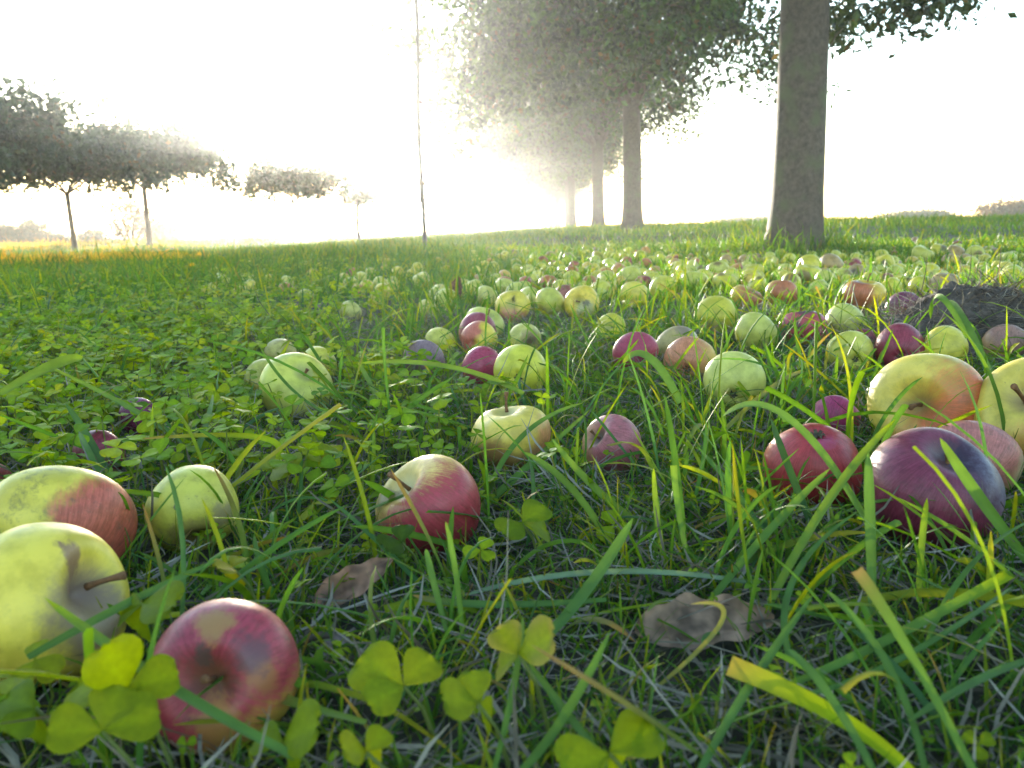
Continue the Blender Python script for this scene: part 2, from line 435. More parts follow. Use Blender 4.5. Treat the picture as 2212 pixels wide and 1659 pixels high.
# young trees in the left field
def young_tree(seed):
    r = np.random.default_rng(seed); g = Geo(); lean = r.uniform(-.08, -.02)
    zs = np.array([-.1, 0, .1, .5, .9, 1.25]); tube(g, [(lean * z, 0, z) for z in zs], [.085, .075, .062, .052, .046, .05], 10)
    Cc, P, tone = crown_points(235, 42, (lean, 0, 1.80), (1.95, 1.95, .74), (.13, .13, .10), low=-.55, shell=.25, droop=.12, lump=.45, seed=seed)
    # upright shoots on top
    sh = []
    for k in range(26):
        a = r.uniform(0, 6.28); q = 1.5 * math.sqrt(r.random()); z0 = 2.1 - .25 * q
        L = r.uniform(.25, .6)
        for t in np.linspace(0, 1, 22):
            sh.append((q * math.cos(a) + .15 * t * math.cos(a) + r.normal(0, .06), q * math.sin(a) + r.normal(0, .06), z0 + L * t))
    P = np.vstack([P, sh]); tone = np.concatenate([tone, r.random(len(sh))])
    lg = Geo()
    for k in range(7):
        a = k / 7 * 6.28 + r.uniform(-.3, .3); L = r.uniform(.9, 1.5)
        p = limb(lg, (lean * 1.2, 0, 1.2), (L * math.cos(a), L * math.sin(a), r.uniform(1.6, 2.1)), .026, .008, .1)
        for q in range(3):
            i = r.integers(2, 5); limb(lg, p[i], Cc[np.argsort(np.linalg.norm(Cc - p[i], axis=1))[r.integers(2, 20)]], .01, .004, .03, 4)
    cg = Geo(); leaves(cg, P, .11, leaf_cols(tone, len(P), (.012, .034, .020), (.040, .082, .040), (.10, .08, .03), .03))
    return g.build('trunk', M_BARK2), lg.build('limbs', M_BARK2), cg.build('crown', M_CROWN, None, False)
left_spec = [  # px of trunk base, distance, scale, rot, proto
    (-105, 14.0, 1.12, .3, 1, 'young tree at the picture edge, only the right part of its crown in view'),
    (160, 18.0, 1.0, 0, 0, 'young tree with a leaning bare trunk, next to the picture edge'),
    (322, 22.0, 1.25, 1.9, 1, 'young tree with a flat umbrella crown, beside the round orange bush'),
    (640, 33.0, 1.2, .8, 0, 'pale young tree fading into the glow of the sun'),
    (835, 46.0, 1.25, 2.5, 1, 'small pale young tree farthest along the glowing row, near the thin pole')]
yp = []
for px, d, sc, rz, k, lab in left_spec:
    x = bearing(px, d); y = d
    e = empty('young_tree', (x, y, hgt(x, y))); e.rotation_euler.z = rz if k else rz; e.scale = (sc,) * 3
    tag(e, lab, 'tree', 'young trees in the field beyond')
    k2 = k
    while len(yp) <= k2: yp.append(None)
    if yp[k2] is None:
        yp[k2] = young_tree(21 + k2)
        for o in yp[k2]: o.parent = e
    else:
        for o in yp[k2]: link_copy(o, e)

# far bushes and small trees on the horizon
far_spec = [  # px, distance, width m, height m, kind, label
    (282, 31, 2.0, 1.75, 0, 'round orange-brown bush seen under the crowns of the young trees'),
    (352, 34, 1.2, .8, 0, 'small faded bush just beyond the umbrella-crowned young tree'),
    (70, 34, 1.35, 1.05, 1, 'pointed dark bush on the horizon near the picture edge'),
    (8, 34, 1.2, .8, 1, 'dark bush on the horizon cut by the picture edge'),
    (200, 36, 1.1, .55, 1, 'low faint bush between the leaning young trunk and the round bush'),
    (118, 36, 1.1, .4, 1, 'low flat bush beside the leaning young trunk'),
    (2215, 60, 6.0, 1.05, 2, 'long brown hedge on the right horizon cut by the picture edge'),
    (1985, 75, 6.5, .6, 1, 'faint grey-green bush on the right horizon beside the brown hedge'),
    (1640, 90, 10.0, .5, 1, 'low hazy bush on the horizon beside the thick trunk')]
for px, d, wd, ht, kind, lab in far_spec:
    x = bearing(px, d); y = d; z = hgt(x, y)
    e = empty('far_bush', (x, y, z)); tag(e, lab, 'bush', 'bushes on the horizon')
    n = 150
    Cc, P, tone = crown_points(n, 26, (0, 0, ht * .5), (wd / 2, wd / 2, ht * .52), (.22 * wd / 4, .22, .16), low=-.95, shell=.3, lump=.2, seed=int(px) + 50)
    P[:, 2] = np.maximum(P[:, 2], .02)
    cc = [((.09, .065, .02), (.19, .13, .04), (.22, .12, .03), .2), ((.04, .05, .03), (.08, .09, .05), (.12, .09, .04), .1), ((.05, .028, .014), (.10, .05, .022), (.13, .05, .016), .2)][kind]
    cg = Geo(); leaves(cg, P, (.26 if d > 55 else .10), leaf_cols(tone, len(P), *cc)); cg.build('foliage', M_HEDGE, e, False)
    sg = Geo()
    for q in range(4): tube(sg, [(.02 * (q - 1.5), 0, -.1), (wd * .13 * (q - 1.5), .05, ht * .3), (wd * .2 * (q - 1.5), 0, ht * .6)], [.07, .05, .02], 6)
    sg.build('stem', M_BARK2, e)

# thin pole and stakes
def pole(name, px, pt_px, pt_py, d, r_, label, cat, tie=True):
    x = bearing(px, d); y = d; z = hgt(x, y)
    top = at(pt_px, pt_py, d / math.cos(0) * 1.0)
    k = (y) / (ray(pt_px, pt_py).y); top = Vector((0, 0, CAM_Z)) + ray(pt_px, pt_py) * k
    e = empty(name, (x, y, z)); tag(e, label, cat)
    g = Geo(); b = Vector((0, 0, -.3)); t = top - Vector((x, y, z))
    pts = [b.lerp(t, s_) + Vector((.012 * math.sin(9 * s_), 0, 0)) for s_ in np.linspace(0, 1, 9)]
    tube(g, pts, np.linspace(r_, r_ * .75, 9), 10); g.build('shaft', M_POST, e)
    if tie:
        for s_ in (.35, .62):
            g2 = Geo(); tube(g2, [b.lerp(t, s_), b.lerp(t, s_ + .012)], [r_ * 1.35] * 2, 10); g2.build('tie', M_BARK2, e)
pole('wooden_pole', 914, 896, -30, 8.0, .021, 'tall thin wooden pole standing alone left of the dark tree crowns', 'pole')
pole('wooden_stake', 775, 770, 432, 21.0, .045, 'short pale wooden stake standing in the sun glow', 'stake')
pole('wooden_stake', 742, 738, 436, 30.0, .05, 'faint short stake in the glow, left of the pale one', 'stake', False)

# ------------------------------------------------------------------ apples
def apple_mesh(R, seed, nr=36, ns=48, squash=.86, conic=.10, depth=.30, dents=(), wob=.02):
    r = np.random.default_rng(seed)
    u = np.linspace(0, 1, nr + 1); th = np.pi * (u - .045 * np.sin(2 * np.pi * u) * 1.0)
    ph = np.linspace(0, 2 * np.pi, ns, endpoint=False)
    T, Ph = np.meshgrid(th[1:-1], ph, indexing='ij')
    rr = np.sin(T); zz = np.cos(T)
    rad = rr * (1 + conic * zz) * (1 + .022 * np.cos(5 * Ph + r.uniform(0, 6)) * sstep(.2, -.9, zz) + .015 * np.cos(2 * Ph + r.uniform(0, 6)))
    z = squash * zz - depth * np.exp(-(rr / (.27 + .18 * depth)) ** 2) * (zz > 0) + depth * .62 * np.exp(-(rr / .26) ** 2) * (zz < 0) * (1 + .15 * np.cos(5 * Ph))
    X = rad * np.cos(Ph); Y = rad * np.sin(Ph)
    P = np.stack([X, Y, z], -1).reshape(-1, 3)
    P = np.vstack([P, [0, 0, squash - depth], [0, 0, -squash + depth * .62]])
    d = P / np.linalg.norm(P, axis=1)[:, None]
    for k in range(5):
        v = r.normal(size=3) * 1.6; P *= (1 + wob * np.sin(d @ v + r.uniform(0, 6)))[:, None]
    for dv, width, dp in dents:
        dv = np.array(dv, float); dv /= np.linalg.norm(dv)
        ang = np.arccos(np.clip(d @ dv, -1, 1)); P -= dv * (dp * np.exp(-(ang / width) ** 2))[:, None]
    P *= R
    m = nr - 1; i = np.arange(m - 1)[:, None]; j = np.arange(ns)[None]
    a = i * ns + j; b = i * ns + (j + 1) % ns
    Q = np.stack([a, a + ns, b + ns, b], -1).reshape(-1, 4)
    n0 = m * ns; jj = np.arange(ns)
    Tt = np.concatenate([np.column_stack([np.full(ns, n0), jj, (jj + 1) % ns]), np.column_stack([np.full(ns, n0 + 1), (m - 1) * ns + (jj + 1) % ns, (m - 1) * ns + jj])])
    return P, Q, Tt

def stem_geo(R, seed, length=.42, depth=.30, squash=.86):
    r = np.random.default_rng(seed); g = Geo(); a = r.uniform(0, 6.28)
    z0 = (squash - depth) * R - .02 * R
    pts = []
    for t in np.linspace(0, 1, 7):
        pts.append((R * .07 * t * t * math.cos(a), R * .07 * t * t * math.sin(a), z0 + length * R * t))
    tube(g, pts, [R * q for q in (.05, .04, .035, .034, .036, .045, .058)], 8)
    return g

def calyx_geo(R, depth=.30, squash=.86):
    g = Geo(); z0 = (-squash + depth * .62) * R
    for k in range(6):
        a = k / 6 * 6.28 + .3 * math.sin(k * 7); c, s_ = math.cos(a), math.sin(a)
        w_ = .05 * R
        for q, (r_, z) in enumerate(((.02, .0), (.09, -.07), (.15, -.05))): pass
        g.add([(.03 * R * c - w_ * s_, .03 * R * s_ + w_ * c, z0), (.03 * R * c + w_ * s_, .03 * R * s_ - w_ * c, z0),
               (.12 * R * c + w_ * .7 * s_, .12 * R * s_ - w_ * .7 * c, z0 - .10 * R), (.12 * R * c - w_ * .7 * s_, .12 * R * s_ + w_ * .7 * c, z0 - .10 * R),
               (.17 * R * c, .17 * R * s_, z0 - .03 * R)], [(0, 1, 2, 3)], [(3, 2, 4)])
    g.add([(0, 0, z0 - .03 * R)] + [(.08 * R * math.cos(k), .08 * R * math.sin(k), z0 + .005) for k in np.linspace(0, 6.28, 9)[:-1]], None, [(0, 1 + k, 1 + (k + 1) % 8) for k in range(8)])
    return g

def rtu(v):   # (right, up, toward camera) -> world
    return Vector((v[0], -v[2], v[1]))

APPLES = []     # (px, py, radius px, depth) of each apple for the grass filter
FOOT = []       # x, y, radius on the ground
YG = (.40, .43, .03); PG = (.44, .50, .10); YL = (.54, .47, .05); GR = (.32, .42, .04)
CRIM = (.36, .016, .045)
ROT = (.16, .085, .04); MAUVE = (.26, .16, .15); BROWN = (.20, .10, .05); SOOT = (.06, .055, .05)

def place(px, py, wpx, hk, sink):
    r = ray(px, py); lo, hi = .12, 60.
    for _ in range(60):
        m = (lo + hi) / 2; p = Vector((0, 0, CAM_Z)) + r * m; R = wpx * S / 2 / FPX * m
        if p.z - R * hk + sink * R > hgt(p.x, p.y): lo = m
        else: hi = m
    return Vector((0, 0, CAM_Z)) + r * lo, wpx * S / 2 / FPX * lo, lo

def apple(px, py, wpx, label, axis=(0, 1, .3), ground=YG, blush=None, bdir=(0, 1, 0), lo=0., hi=.6, streak=.4, cavity=None, spots=(), bloom=None,
          dents=(), parts='', squash=.86, conic=.10, sink=.12, speck=.5, sooty=.2, rough=.36, hi_res=False, depth=.3, seed=None, stem_len=.42, wob=.02):
    seed = seed if seed is not None else int(px * 3 + py)
    ax = rtu(axis).normalized()
    q = ax.to_track_quat('Z', 'Y'); Rt = q.to_matrix(); Ri = Rt.inverted()
    loc = lambda v: tuple(Ri @ rtu(v))
    dl = [(loc(d), w_, dp) for d, w_, dp in dents]
    nr, ns = (48, 64) if hi_res else (26, 36)
    P, Q, T = apple_mesh(1.0, seed, nr, ns, squash, conic, depth, dl, wob)
    Wd = P @ np.array(Rt).T
    hk = -Wd[:, 2].min()
    pos, R, d = place(px, py, wpx, hk, sink)
    m = apple_mat('apple_skin', ground, blush, loc(bdir), lo, hi, streak, cavity, [(loc(s_[0]), s_[1], s_[2], s_[3]) for s_ in spots], seed * .137 % 17, speck, sooty, loc(bloom) if bloom else None, rough)
    o = mesh_np('apple', P * R, [Q, T], m)
    o.location = pos; o.rotation_mode = 'QUATERNION'; o.rotation_quaternion = q
    tag(o, label, 'apple', 'windfall apples in the grass')
    if 's' in parts: stem_geo(R, seed, stem_len, depth, squash).build('stem', M_STEM, o)
    if 'c' in parts: calyx_geo(R, depth, squash).build('calyx', M_CALYX, o)
    APPLES.append((px, py, wpx / 2, d)); FOOT.append((pos.x, pos.y, R))
    return o

A = apple
# --- front apples
A(490, 1452, 320, 'red and purple apple nearest the camera, stem hollow facing forward with yellow patches', (.02, .36, 1), (.44, .36, .09), (.27, .014, .045), (-.2, .5, .1), -.75, -.05, .4,
  (.10, .055, .02), [((.02, .92, .38), .955, .995, (.29, .16, .05)), ((.68, .25, .62), .965, .998, (.27, .11, .04)), ((.56, .56, .55), .96, .998, (.10, .045, .05)), ((-.1, .68, .7), .988, .998, (.07, .05, .04)), ((.16, -.3, 1), .93, .985, (.30, .15, .04))],
  parts='sc', hi_res=True, depth=.36, squash=.90, sooty=.3, sink=.05)
A(100, 1305, 352, 'big bright yellow apple with a sunken mauve rotten side and a stub of stem', (.93, .40, .10), (.55, .53, .10), None, cavity=(.30, .20, .16),
  spots=[((.97, .10, .35), .74, .90, (.19, .125, .10)), ((.55, .75, .2), .978, .995, (.2, .10, .08))], dents=[((.95, .30, .3), .5, .22)], parts='s', hi_res=True, sooty=.12, squash=.92, stem_len=.5, sink=.05)
A(128, 1150, 322, 'large apple half yellow and half red, behind the big bright yellow one', (-.2, .5, -.6), (.50, .50, .10), (.42, .07, .05), (.95, -.15, .25), .28, .62, .12,
  parts='sc', hi_res=True, sooty=.5, squash=.80, sink=.15)
A(415, 1098, 203, 'yellow-green apple with a brown stained underside in the clover', (.3, -.6, .55), (.42, .47, .10), None, cavity=(.2, .13, .05),
  spots=[((.25, -.50, .8), .82, .97, (.20, .14, .05)), ((.85, .0, .5), .94, .99, (.22, .17, .09)), ((.0, .3, .95), .9985, 1.0, SOOT)], parts='sc', hi_res=True, sooty=.3, squash=.9)
A(933, 1095, 228, 'red streaked apple with cream shoulder and stem pointing up and left', (-.62, .70, .38), (.60, .50, .20), (.31, .010, .035), (.55, -.55, .35), -.78, .10, .85,
  (.52, .42, .22), [((-.95, .32, .25), .965, .992, (.16, .12, .05))], parts='sc', hi_res=True, squash=.92, depth=.34, conic=.12, speck=.3, sooty=.1, stem_len=.62)
A(2010, 1063, 272, 'dark plum apple with a slate bruise and whitish bloom', (.10, .86, .48), (.24, .05, .06), (.155, .016, .042), (-.3, .1, .6), -.9, -.3, .25,
  (.05, .04, .035), [((.55, .75, .40), .86, .97, (.022, .014, .028)), ((.45, .30, .8), .90, .985, (.035, .014, .03)), ((.95, .0, .35), .90, .985, (.035, .028, .05))], bloom=(.92, .18, .4), parts='sc', hi_res=True, depth=.30, speck=.25, sooty=.2, stem_len=.15, squash=.94)
A(1758, 1003, 204, 'bright red apple with a dark dry calyx on top, left of the plum one', (.08, -.92, -.38), (.50, .20, .14), (.33, .016, .022), (.1, .0, .5), -.75, -.1, .5,
  spots=[((-.05, .75, .6), .95, .99, (.34, .05, .10))], parts='sc', hi_res=True, speck=.35, sooty=.08, squash=.92)
A(2003, 875, 230, 'large yellow apple with an orange blush and its stem hollow facing left', (-.66, .20, .74), (.54, .50, .13), (.46, .085, .025), (.62, -.50, .55), -.5, .5, .4,
  (.20, .13, .05), parts='sc', hi_res=True, depth=.50, squash=.90, speck=.5, sooty=.25, stem_len=.62)  # hollow's russet made darker in place of the shade inside it
A(2235, 898, 240, 'yellow apple with a long brown stem, cut by the right picture edge', (-.66, .60, .50), (.52, .49, .12), (.44, .11, .04), (.2, -.7, .5), -.1, .9, .3, (.26, .18, .09), parts='sc', hi_res=True, depth=.40, stem_len=.80, speck=.6)
A(2105, 1000, 186, 'dull pink apple tucked behind the plum one', (.4, .3, -.8), (.46, .34, .20), (.40, .12, .10), (-.2, .6, .4), -.3, .5, .5, parts='sc', spots=[((.9, -.1, .4), .85, .97, (.38, .28, .15))], sooty=.35)
A(1925, 855, 98, 'small pale yellow apple behind the large yellow and orange one', (.2, .2, -.9), (.46, .46, .13), sooty=.15)
A(1803, 905, 100, 'bright pink apple with a white sheen peeping over the bright red one', (.5, .5, -.5), (.36, .08, .12), (.30, .02, .09), (-.5, .3, .4), -.5, .2, .3)
A(1103, 945, 174, 'misshapen yellow apple with a dented top and a brown bruise, behind the red streaked one', (-.12, .95, -.1), (.56, .49, .12), (.50, .20, .07), (.9, -.4, .2), .4, .9, .3, (.36, .30, .10),
  [((-.45, -.42, .8), .80, .93, (.27, .12, .05)), ((.45, -.5, .7), .88, .97, (.36, .19, .08))], dents=[((-.1, 1, .3), .5, .17), ((-.75, .55, .2), .45, .10)], parts='sc', hi_res=True, stem_len=.5, depth=.2)
A(1322, 962, 138, 'shrivelled pink apple with a brown scar, right of the misshapen yellow one', (-.7, .5, .35), (.44, .26, .18), (.36, .09, .10), (.3, .3, .4), -.5, .3, .5, (.15, .09, .06), [((-.7, .6, .45), .90, .97, (.12, .08, .05))], parts='s', dents=[((-.6, .7, .3), .4, .16)], sooty=.35)
A(643, 842, 158, 'large yellow-green apple at the front of the cluster of four in the clover', (.45, .72, .5), (.43, .50, .12), None, cavity=(.26, .25, .08), spots=[((-.1, -.7, .6), .75, .97, (.45, .42, .09))], parts='sc', hi_res=True, sooty=.06, speck=.2, depth=.2, stem_len=.18)
A(573, 818, 88, 'greenish apple with a pink cheek, left rear in the cluster of four', (.3, .3, .7), (.42, .45, .12), (.45, .16, .1), (.7, -.2, .5), .3, .9, .2)
A(688, 790, 80, 'yellow-green apple peeping out right behind the cluster front', (.5, .2, -.7), (.43, .46, .08), sooty=.1)
A(606, 770, 78, 'dull half hidden apple at the back of the cluster of four', (.5, .2, -.7), (.36, .36, .15), sooty=.4)
A(1124, 802, 118, 'smooth round yellow apple touching a red one in mid field', (.1, .1, -.95), (.46, .51, .065), None, spots=[((.0, -.1, .9), .96, 1., (.56, .48, .06))], parts='sc', hi_res=True, sooty=.04, speck=.2, squash=.98, conic=.04)
A(1040, 792, 96, 'shiny red apple touching the smooth round yellow one', (-.7, .1, -.4), (.45, .14, .08), (.34, .025, .065), (.1, .6, .3), -.7, 0, .25, parts='s', sooty=.05, rough=.30)
A(915, 782, 100, 'dull mauve-brown rotten apple left of the shiny red one', (.2, .4, -.7), (.30, .19, .14), (.22, .13, .14), (.2, .3, .5), -.6, .3, .3, sooty=.4, rough=.5)
A(950, 742, 70, 'yellow-green apple half hidden behind the mauve rotten one', (.2, .2, -.9), (.44, .47, .12))
A(1034, 733, 82, 'small apple half yellow half red at the front of a stack of three', (.3, .2, -.8), (.54, .48, .07), (.46, .09, .06), (-.8, .35, .2), .1, .5, .2, sooty=.1)
A(1030, 718, 86, 'dark red apple, the middle one of a stack of three', (.2, .3, -.8), (.38, .16, .12), (.22, .025, .05), (.3, .5, .3), -.5, .2, .3)
A(1045, 703, 86, 'pale green apple at the back of a stack of three', (.3, .7, .3), (.42, .49, .14), sooty=.08, parts='s')
A(1130, 733, 76, 'olive-green apple with a brown rotten front, right of the stack of three', (.4, -.3, .7), (.40, .43, .15), None, spots=[((.45, .1, .8), .80, .95, (.22, .13, .08))], sooty=.3)
A(1108, 663, 76, 'yellow apple with pink streaks and a black dot, in the middle distance', (-.1, .3, .9), (.52, .48, .09), (.46, .12, .1), (-.1, -.7, .5), .3, .9, .7, spots=[((.05, .62, .7), .985, .995, (.015, .012, .01))])
A(1188, 655, 68, 'plain green apple between the dotted one and the golden one', (.5, .4, -.5), (.40, .46, .12), sooty=.08)
A(1258, 655, 78, 'golden yellow apple with a grey bruised front in mid distance', (-.3, .2, .8), (.56, .48, .08), None, spots=[((.1, -.25, .9), .82, .93, (.36, .33, .16)), ((.15, .1, 1), .97, .99, (.1, .07, .05))], parts='s')
A(1222, 642, 54, 'brownish red apple peeping from behind the golden one', (.5, .4, -.5), (.36, .2, .12), (.28, .08, .06), (0, .5, .5), -.5, .2, .3, sooty=.3)
A(1147, 645, 52, 'small green apple peeping from behind the plain green one', (.5, .4, -.5), (.40, .45, .12))
A(1052, 642, 50, 'small green apple in grass left of the dotted yellow one', (.5, .4, -.5), (.42, .46, .15))
A(1370, 638, 66, 'yellow apple with two blades across it, alone right of the golden one', (.1, .5, -.5), (.50, .48, .10), sooty=.2)
A(1546, 686, 90, 'upright yellow-green apple with a white sheen on one side', (.6, .3, -.5), (.46, .48, .07), None, spots=[((-.2, -.6, .7), .8, .95, (.36, .30, .08))], parts='s', squash=1.02, conic=.02, sooty=.1)
A(1632, 722, 98, 'pale green apple lying low, touching the spotted red one', (.6, .4, -.2), (.40, .46, .13), sooty=.1)
A(1733, 712, 102, 'red apple with dark spots and a yellow bottom', (.0, .85, -.2), (.52, .45, .07), (.42, .045, .07), (-.1, .65, .3), -.35, .10, .5, parts='sc', hi_res=True,
  spots=[((-.1, .9, .4), .93, .98, (.07, .045, .06)), ((-.52, .25, .8), .990, .997, (.05, .03, .05)), ((.45, .8, .4), .97, .99, (.1, .06, .05))], sooty=.15)
A(1826, 700, 94, 'smooth pale green apple right of the spotted red one', (.8, .3, -.2), (.43, .50, .15), None, spots=[((-.9, -.3, .3), .88, .98, (.15, .12, .06))], sooty=.05)
A(1838, 763, 98, 'smooth yellow-green apple in front of the two dark red ones', (.1, .2, -.9), (.48, .52, .12), parts='sc', sooty=.1, hi_res=True)
A(1866, 738, 60, 'dark maroon apple mostly hidden behind a smooth yellow-green one', (.1, .2, -.9), (.22, .05, .06), (.2, .02, .03), (0, .5, .5), -.6, 0, .2)
A(1942, 752, 104, 'tall wine-red apple standing upright with a purple sheen', (.3, .2, -.8), (.34, .08, .06), (.23, .022, .04), (-.1, .5, .4), -.9, -.2, .35, parts='sc', squash=1.06, conic=.0, hi_res=True, sooty=.15)
A(2040, 757, 104, 'bright yellow apple in grass in front of the earth mound', (-.5, .2, -.6), (.50, .50, .085), parts='s', sooty=.12)
A(1955, 668, 80, 'plum-coloured apple lying at the foot of the earth mound', (.1, .5, -.7), (.24, .08, .1), (.16, .025, .06), (.2, .5, .3), -.5, .1, .3)
A(1868, 638, 88, 'orange and yellow apple with a collapsed brown top', (.1, .9, .1), (.55, .43, .06), (.40, .10, .04), (-.8, .1, .3), .1, .6, .3, spots=[((-.15, .95, .2), .83, .94, (.13, .07, .07))], dents=[((0, 1, .1), .55, .26)], depth=.15, parts='s')
A(1374, 765, 98, 'crimson apple beside a dark curled leaf in mid field', (-.2, .3, -.7), (.40, .12, .1), (.30, .025, .06), (0, .5, .4), -.7, 0, .3, parts='s', sooty=.1)
A(1465, 752, 98, 'dull grey-green apple behind the peach-coloured one', (-.2, .3, -.7), (.33, .30, .16), None, spots=[((.3, .8, .3), .8, .95, (.22, .15, .1))], sooty=.45)
A(1490, 778, 106, 'peach-orange apple in long grass, in front of a dull one', (.3, .3, -.8), (.55, .40, .12), (.50, .17, .08), (-.5, .3, .4), -.3, .7, .25, parts='sc', hi_res=True, sooty=.12)
A(1588, 828, 130, 'pale lime apple behind crossing blades of grass', (.3, .3, -.8), (.47, .55, .18), parts='sc', hi_res=True, sooty=.05, speck=.25)
A(1320, 712, 68, 'small lime-yellow apple with a dark scratch, alone in mid field', (-.3, .3, .7), (.45, .47, .06), None, spots=[((.0, .3, .9), .985, .995, SOOT)], sooty=.1)
A(756, 675, 50, 'pale green apple in the hazy grass, alone left of the dark brown leaf', (.3, .3, -.8), (.45, .50, .2), sooty=0)
A(922, 668, 42, 'small pale apple near the dark brown leaf', (.3, .3, -.8), (.45, .48, .2), sooty=0)
A(215, 978, 108, 'dark red apple sunk deep in the clover', (.3, .3, -.8), (.26, .05, .06), (.24, .02, .045), (.2, .5, .4), -.7, 0, .3, parts='s', sooty=.25)
A(300, 905, 88, 'purple apple hidden in clover with a glint of white on top', (.3, .3, -.8), (.24, .08, .12), (.2, .03, .08), (.2, .5, .4), -.7, 0, .3, sooty=.2, rough=.25)
A(-12, 1035, 70, 'red apple cut by the left picture edge', (.3, .3, -.8), (.45, .12, .08), (.4, .05, .04), (.2, .5, .4), -.5, .1, .3, parts='s')
A(2222, 800, 62, 'dark red apple cut by the right picture edge', (.3, .3, -.8), (.3, .05, .05), (.26, .02, .04), (.2, .5, .4), -.5, .1, .3)
A(2172, 748, 92, 'brownish pink apple in the grass under the earth mound', (.3, .3, -.8), (.36, .24, .14), (.3, .14, .1), (.2, .5, .4), -.3, .4, .3, sooty=.45)

# --- middle distance, individually visible
def quick(px, py, w_, label, kind):
    kk = {'y': ((.46, .48, .08), None), 'g': ((.40, .46, .12), None), 'o': ((.52, .40, .09), (.42, .12, .05)), 'b': ((.30, .24, .14), None), 'r': ((.34, .15, .08), (.28, .04, .05))}[kind]
    a = random.uniform(-.8, .8)
    sp = [((random.uniform(-.7, .7), random.uniform(-.2, .8), random.uniform(.3, .9)), *random.choice([(.80, .95), (.93, .99), (.97, .995)]), random.choice([(.13, .07, .035), (.20, .11, .05), (.07, .05, .04)]))] if random.random() < .6 else []
    apple(px, py, w_, label, (a, random.uniform(-.2, .8), random.uniform(-1, .2)), kk[0], kk[1], (random.uniform(-.8, .8), .2, .5), -.1, .7, .3, sooty=.45 if kind == 'b' else .15, sink=.34, spots=sp, dents=[((random.uniform(-.6, .6), .8, random.uniform(-.2, .6)), .5, random.uniform(0, .16))], wob=.035)
for q in [
    (1612, 645, 64, 'rosy apple with a yellow front, left of the orange one in the mid distance', 'o'), (1688, 633, 68, 'dull orange apple between the rosy one and the green pair', 'o'),
    (1709, 617, 58, 'yellow apple right behind the dull orange one', 'y'), (1768, 626, 48, 'pale apple half hidden in grass, right of the dull orange one', 'g'),
    (1783, 606, 50, 'bright pale green apple with a white rim under the paired apples', 'g'), (1749, 577, 54, 'tall yellow apple standing beside a grey-brown one, near the trunk', 'y'),
    (1797, 577, 58, 'grey-brown apple beside the tall yellow one', 'b'), (1745, 597, 60, 'broad yellow-green apple under the tall yellow one', 'y'),
    (1821, 602, 44, 'green apple beside the bright pale green one', 'g'), (1848, 594, 44, 'faint olive apple half sunk in the grass behind the collapsed one', 'b'),
    (1911, 575, 46, 'lone yellow apple beside a grey curled leaf', 'y'), (1922, 624, 56, 'yellow-green apple directly right of the collapsed one', 'y'),
    (1955, 618, 50, 'yellow-green apple second right of the collapsed one', 'y'), (1990, 621, 58, 'yellow-green apple third right of the collapsed one', 'y'),
    (2042, 621, 66, 'olive-brown apple just left of the mound peak', 'b'), (2018, 608, 50, 'green apple behind the olive-brown one near the mound', 'g'),
    (2190, 610, 56, 'yellow-green apple near the right edge, above the mound', 'y'), (1990, 552, 48, 'round green apple leading the far cluster under the right horizon', 'g'),
    (2029, 545, 40, 'second apple of the far cluster under the right horizon', 'y'), (2064, 547, 40, 'dull apple third in the far cluster under the right horizon', 'b'),
    (2107, 550, 40, 'pale apple fourth in the far cluster under the right horizon', 'g'), (1568, 612, 56, 'yellow-green apple left of the rosy one', 'y'),
    (1636, 617, 46, 'yellow apple above the rosy one', 'y'), (1502, 611, 60, 'pale green apple in deep grass, right of the lone yellow with two blades', 'g'),
    (1432, 623, 60, 'yellowish apple in deep grass beside the one with two blades', 'y'), (1390, 612, 42, 'reddish apple behind the one with two blades', 'r'),
    (1552, 587, 52, 'green apple with a bright rim in the mid field scatter', 'g'), (1592, 588, 42, 'pinkish apple beside the bright rimmed green one', 'o'),
    (1630, 589, 50, 'yellow-green apple right of the pinkish one', 'y'), (1362, 596, 46, 'pale green apple high in the mid field grass', 'g'), (1310, 606, 44, 'pale yellow-green apple left of the high pale green one', 'g')]:
    quick(*q)

# --- the small ones: a handful of skins shared by many
far_skins = [apple_mat('small_apple_skin', g_, b_, (.3, .3, .8), 0, .7, .3, seed=i * 3.1, speck=.2, sooty=s_) for i, (g_, b_, s_) in enumerate([
    ((.44, .48, .09), None, .1), ((.40, .47, .13), None, .15), ((.48, .47, .10), None, .25), ((.50, .40, .10), (.42, .13, .06), .2), ((.32, .24, .13), None, .5), ((.36, .14, .08), (.27, .04, .05), .2)])]
small_meshes = []
for k in range(8):
    P, Q, T = apple_mesh(1.0, 400 + k, 16, 22, .84 + .03 * (k % 4), .08, .3, (), .03)
    small_meshes.append((P, Q, T))
_mp = on_ground(2125, 770); MOUND = (_mp.x, _mp.y + .09)
zones = [  # px range, py range, count, label stem, group
    ((1280, 1660), (525, 610), 125, 'in the grass left of the thick trunk', 'small apples left of the thick trunk'),
    ((1800, 2215), (512, 605), 130, 'in the grass right of the thick trunk', 'small apples right of the thick trunk'),
    ((1560, 1900), (520, 600), 90, 'in the grass at the foot of the thick trunk', 'small apples at the foot of the thick trunk'),
    ((430, 1010), (558, 640), 50, 'in the sunny glare on the left', 'small apples in the hazy grass'),
    ((1000, 1320), (540, 628), 70, 'in the middle of the field before the far tree row', 'small apples in the middle of the field')]
words = ['small yellow-green apple', 'small green apple', 'small yellowish apple', 'small orange-tinted apple', 'small brown rotting apple', 'small reddish apple']
cache = {}
rr_ = np.random.default_rng(77)
cand = []
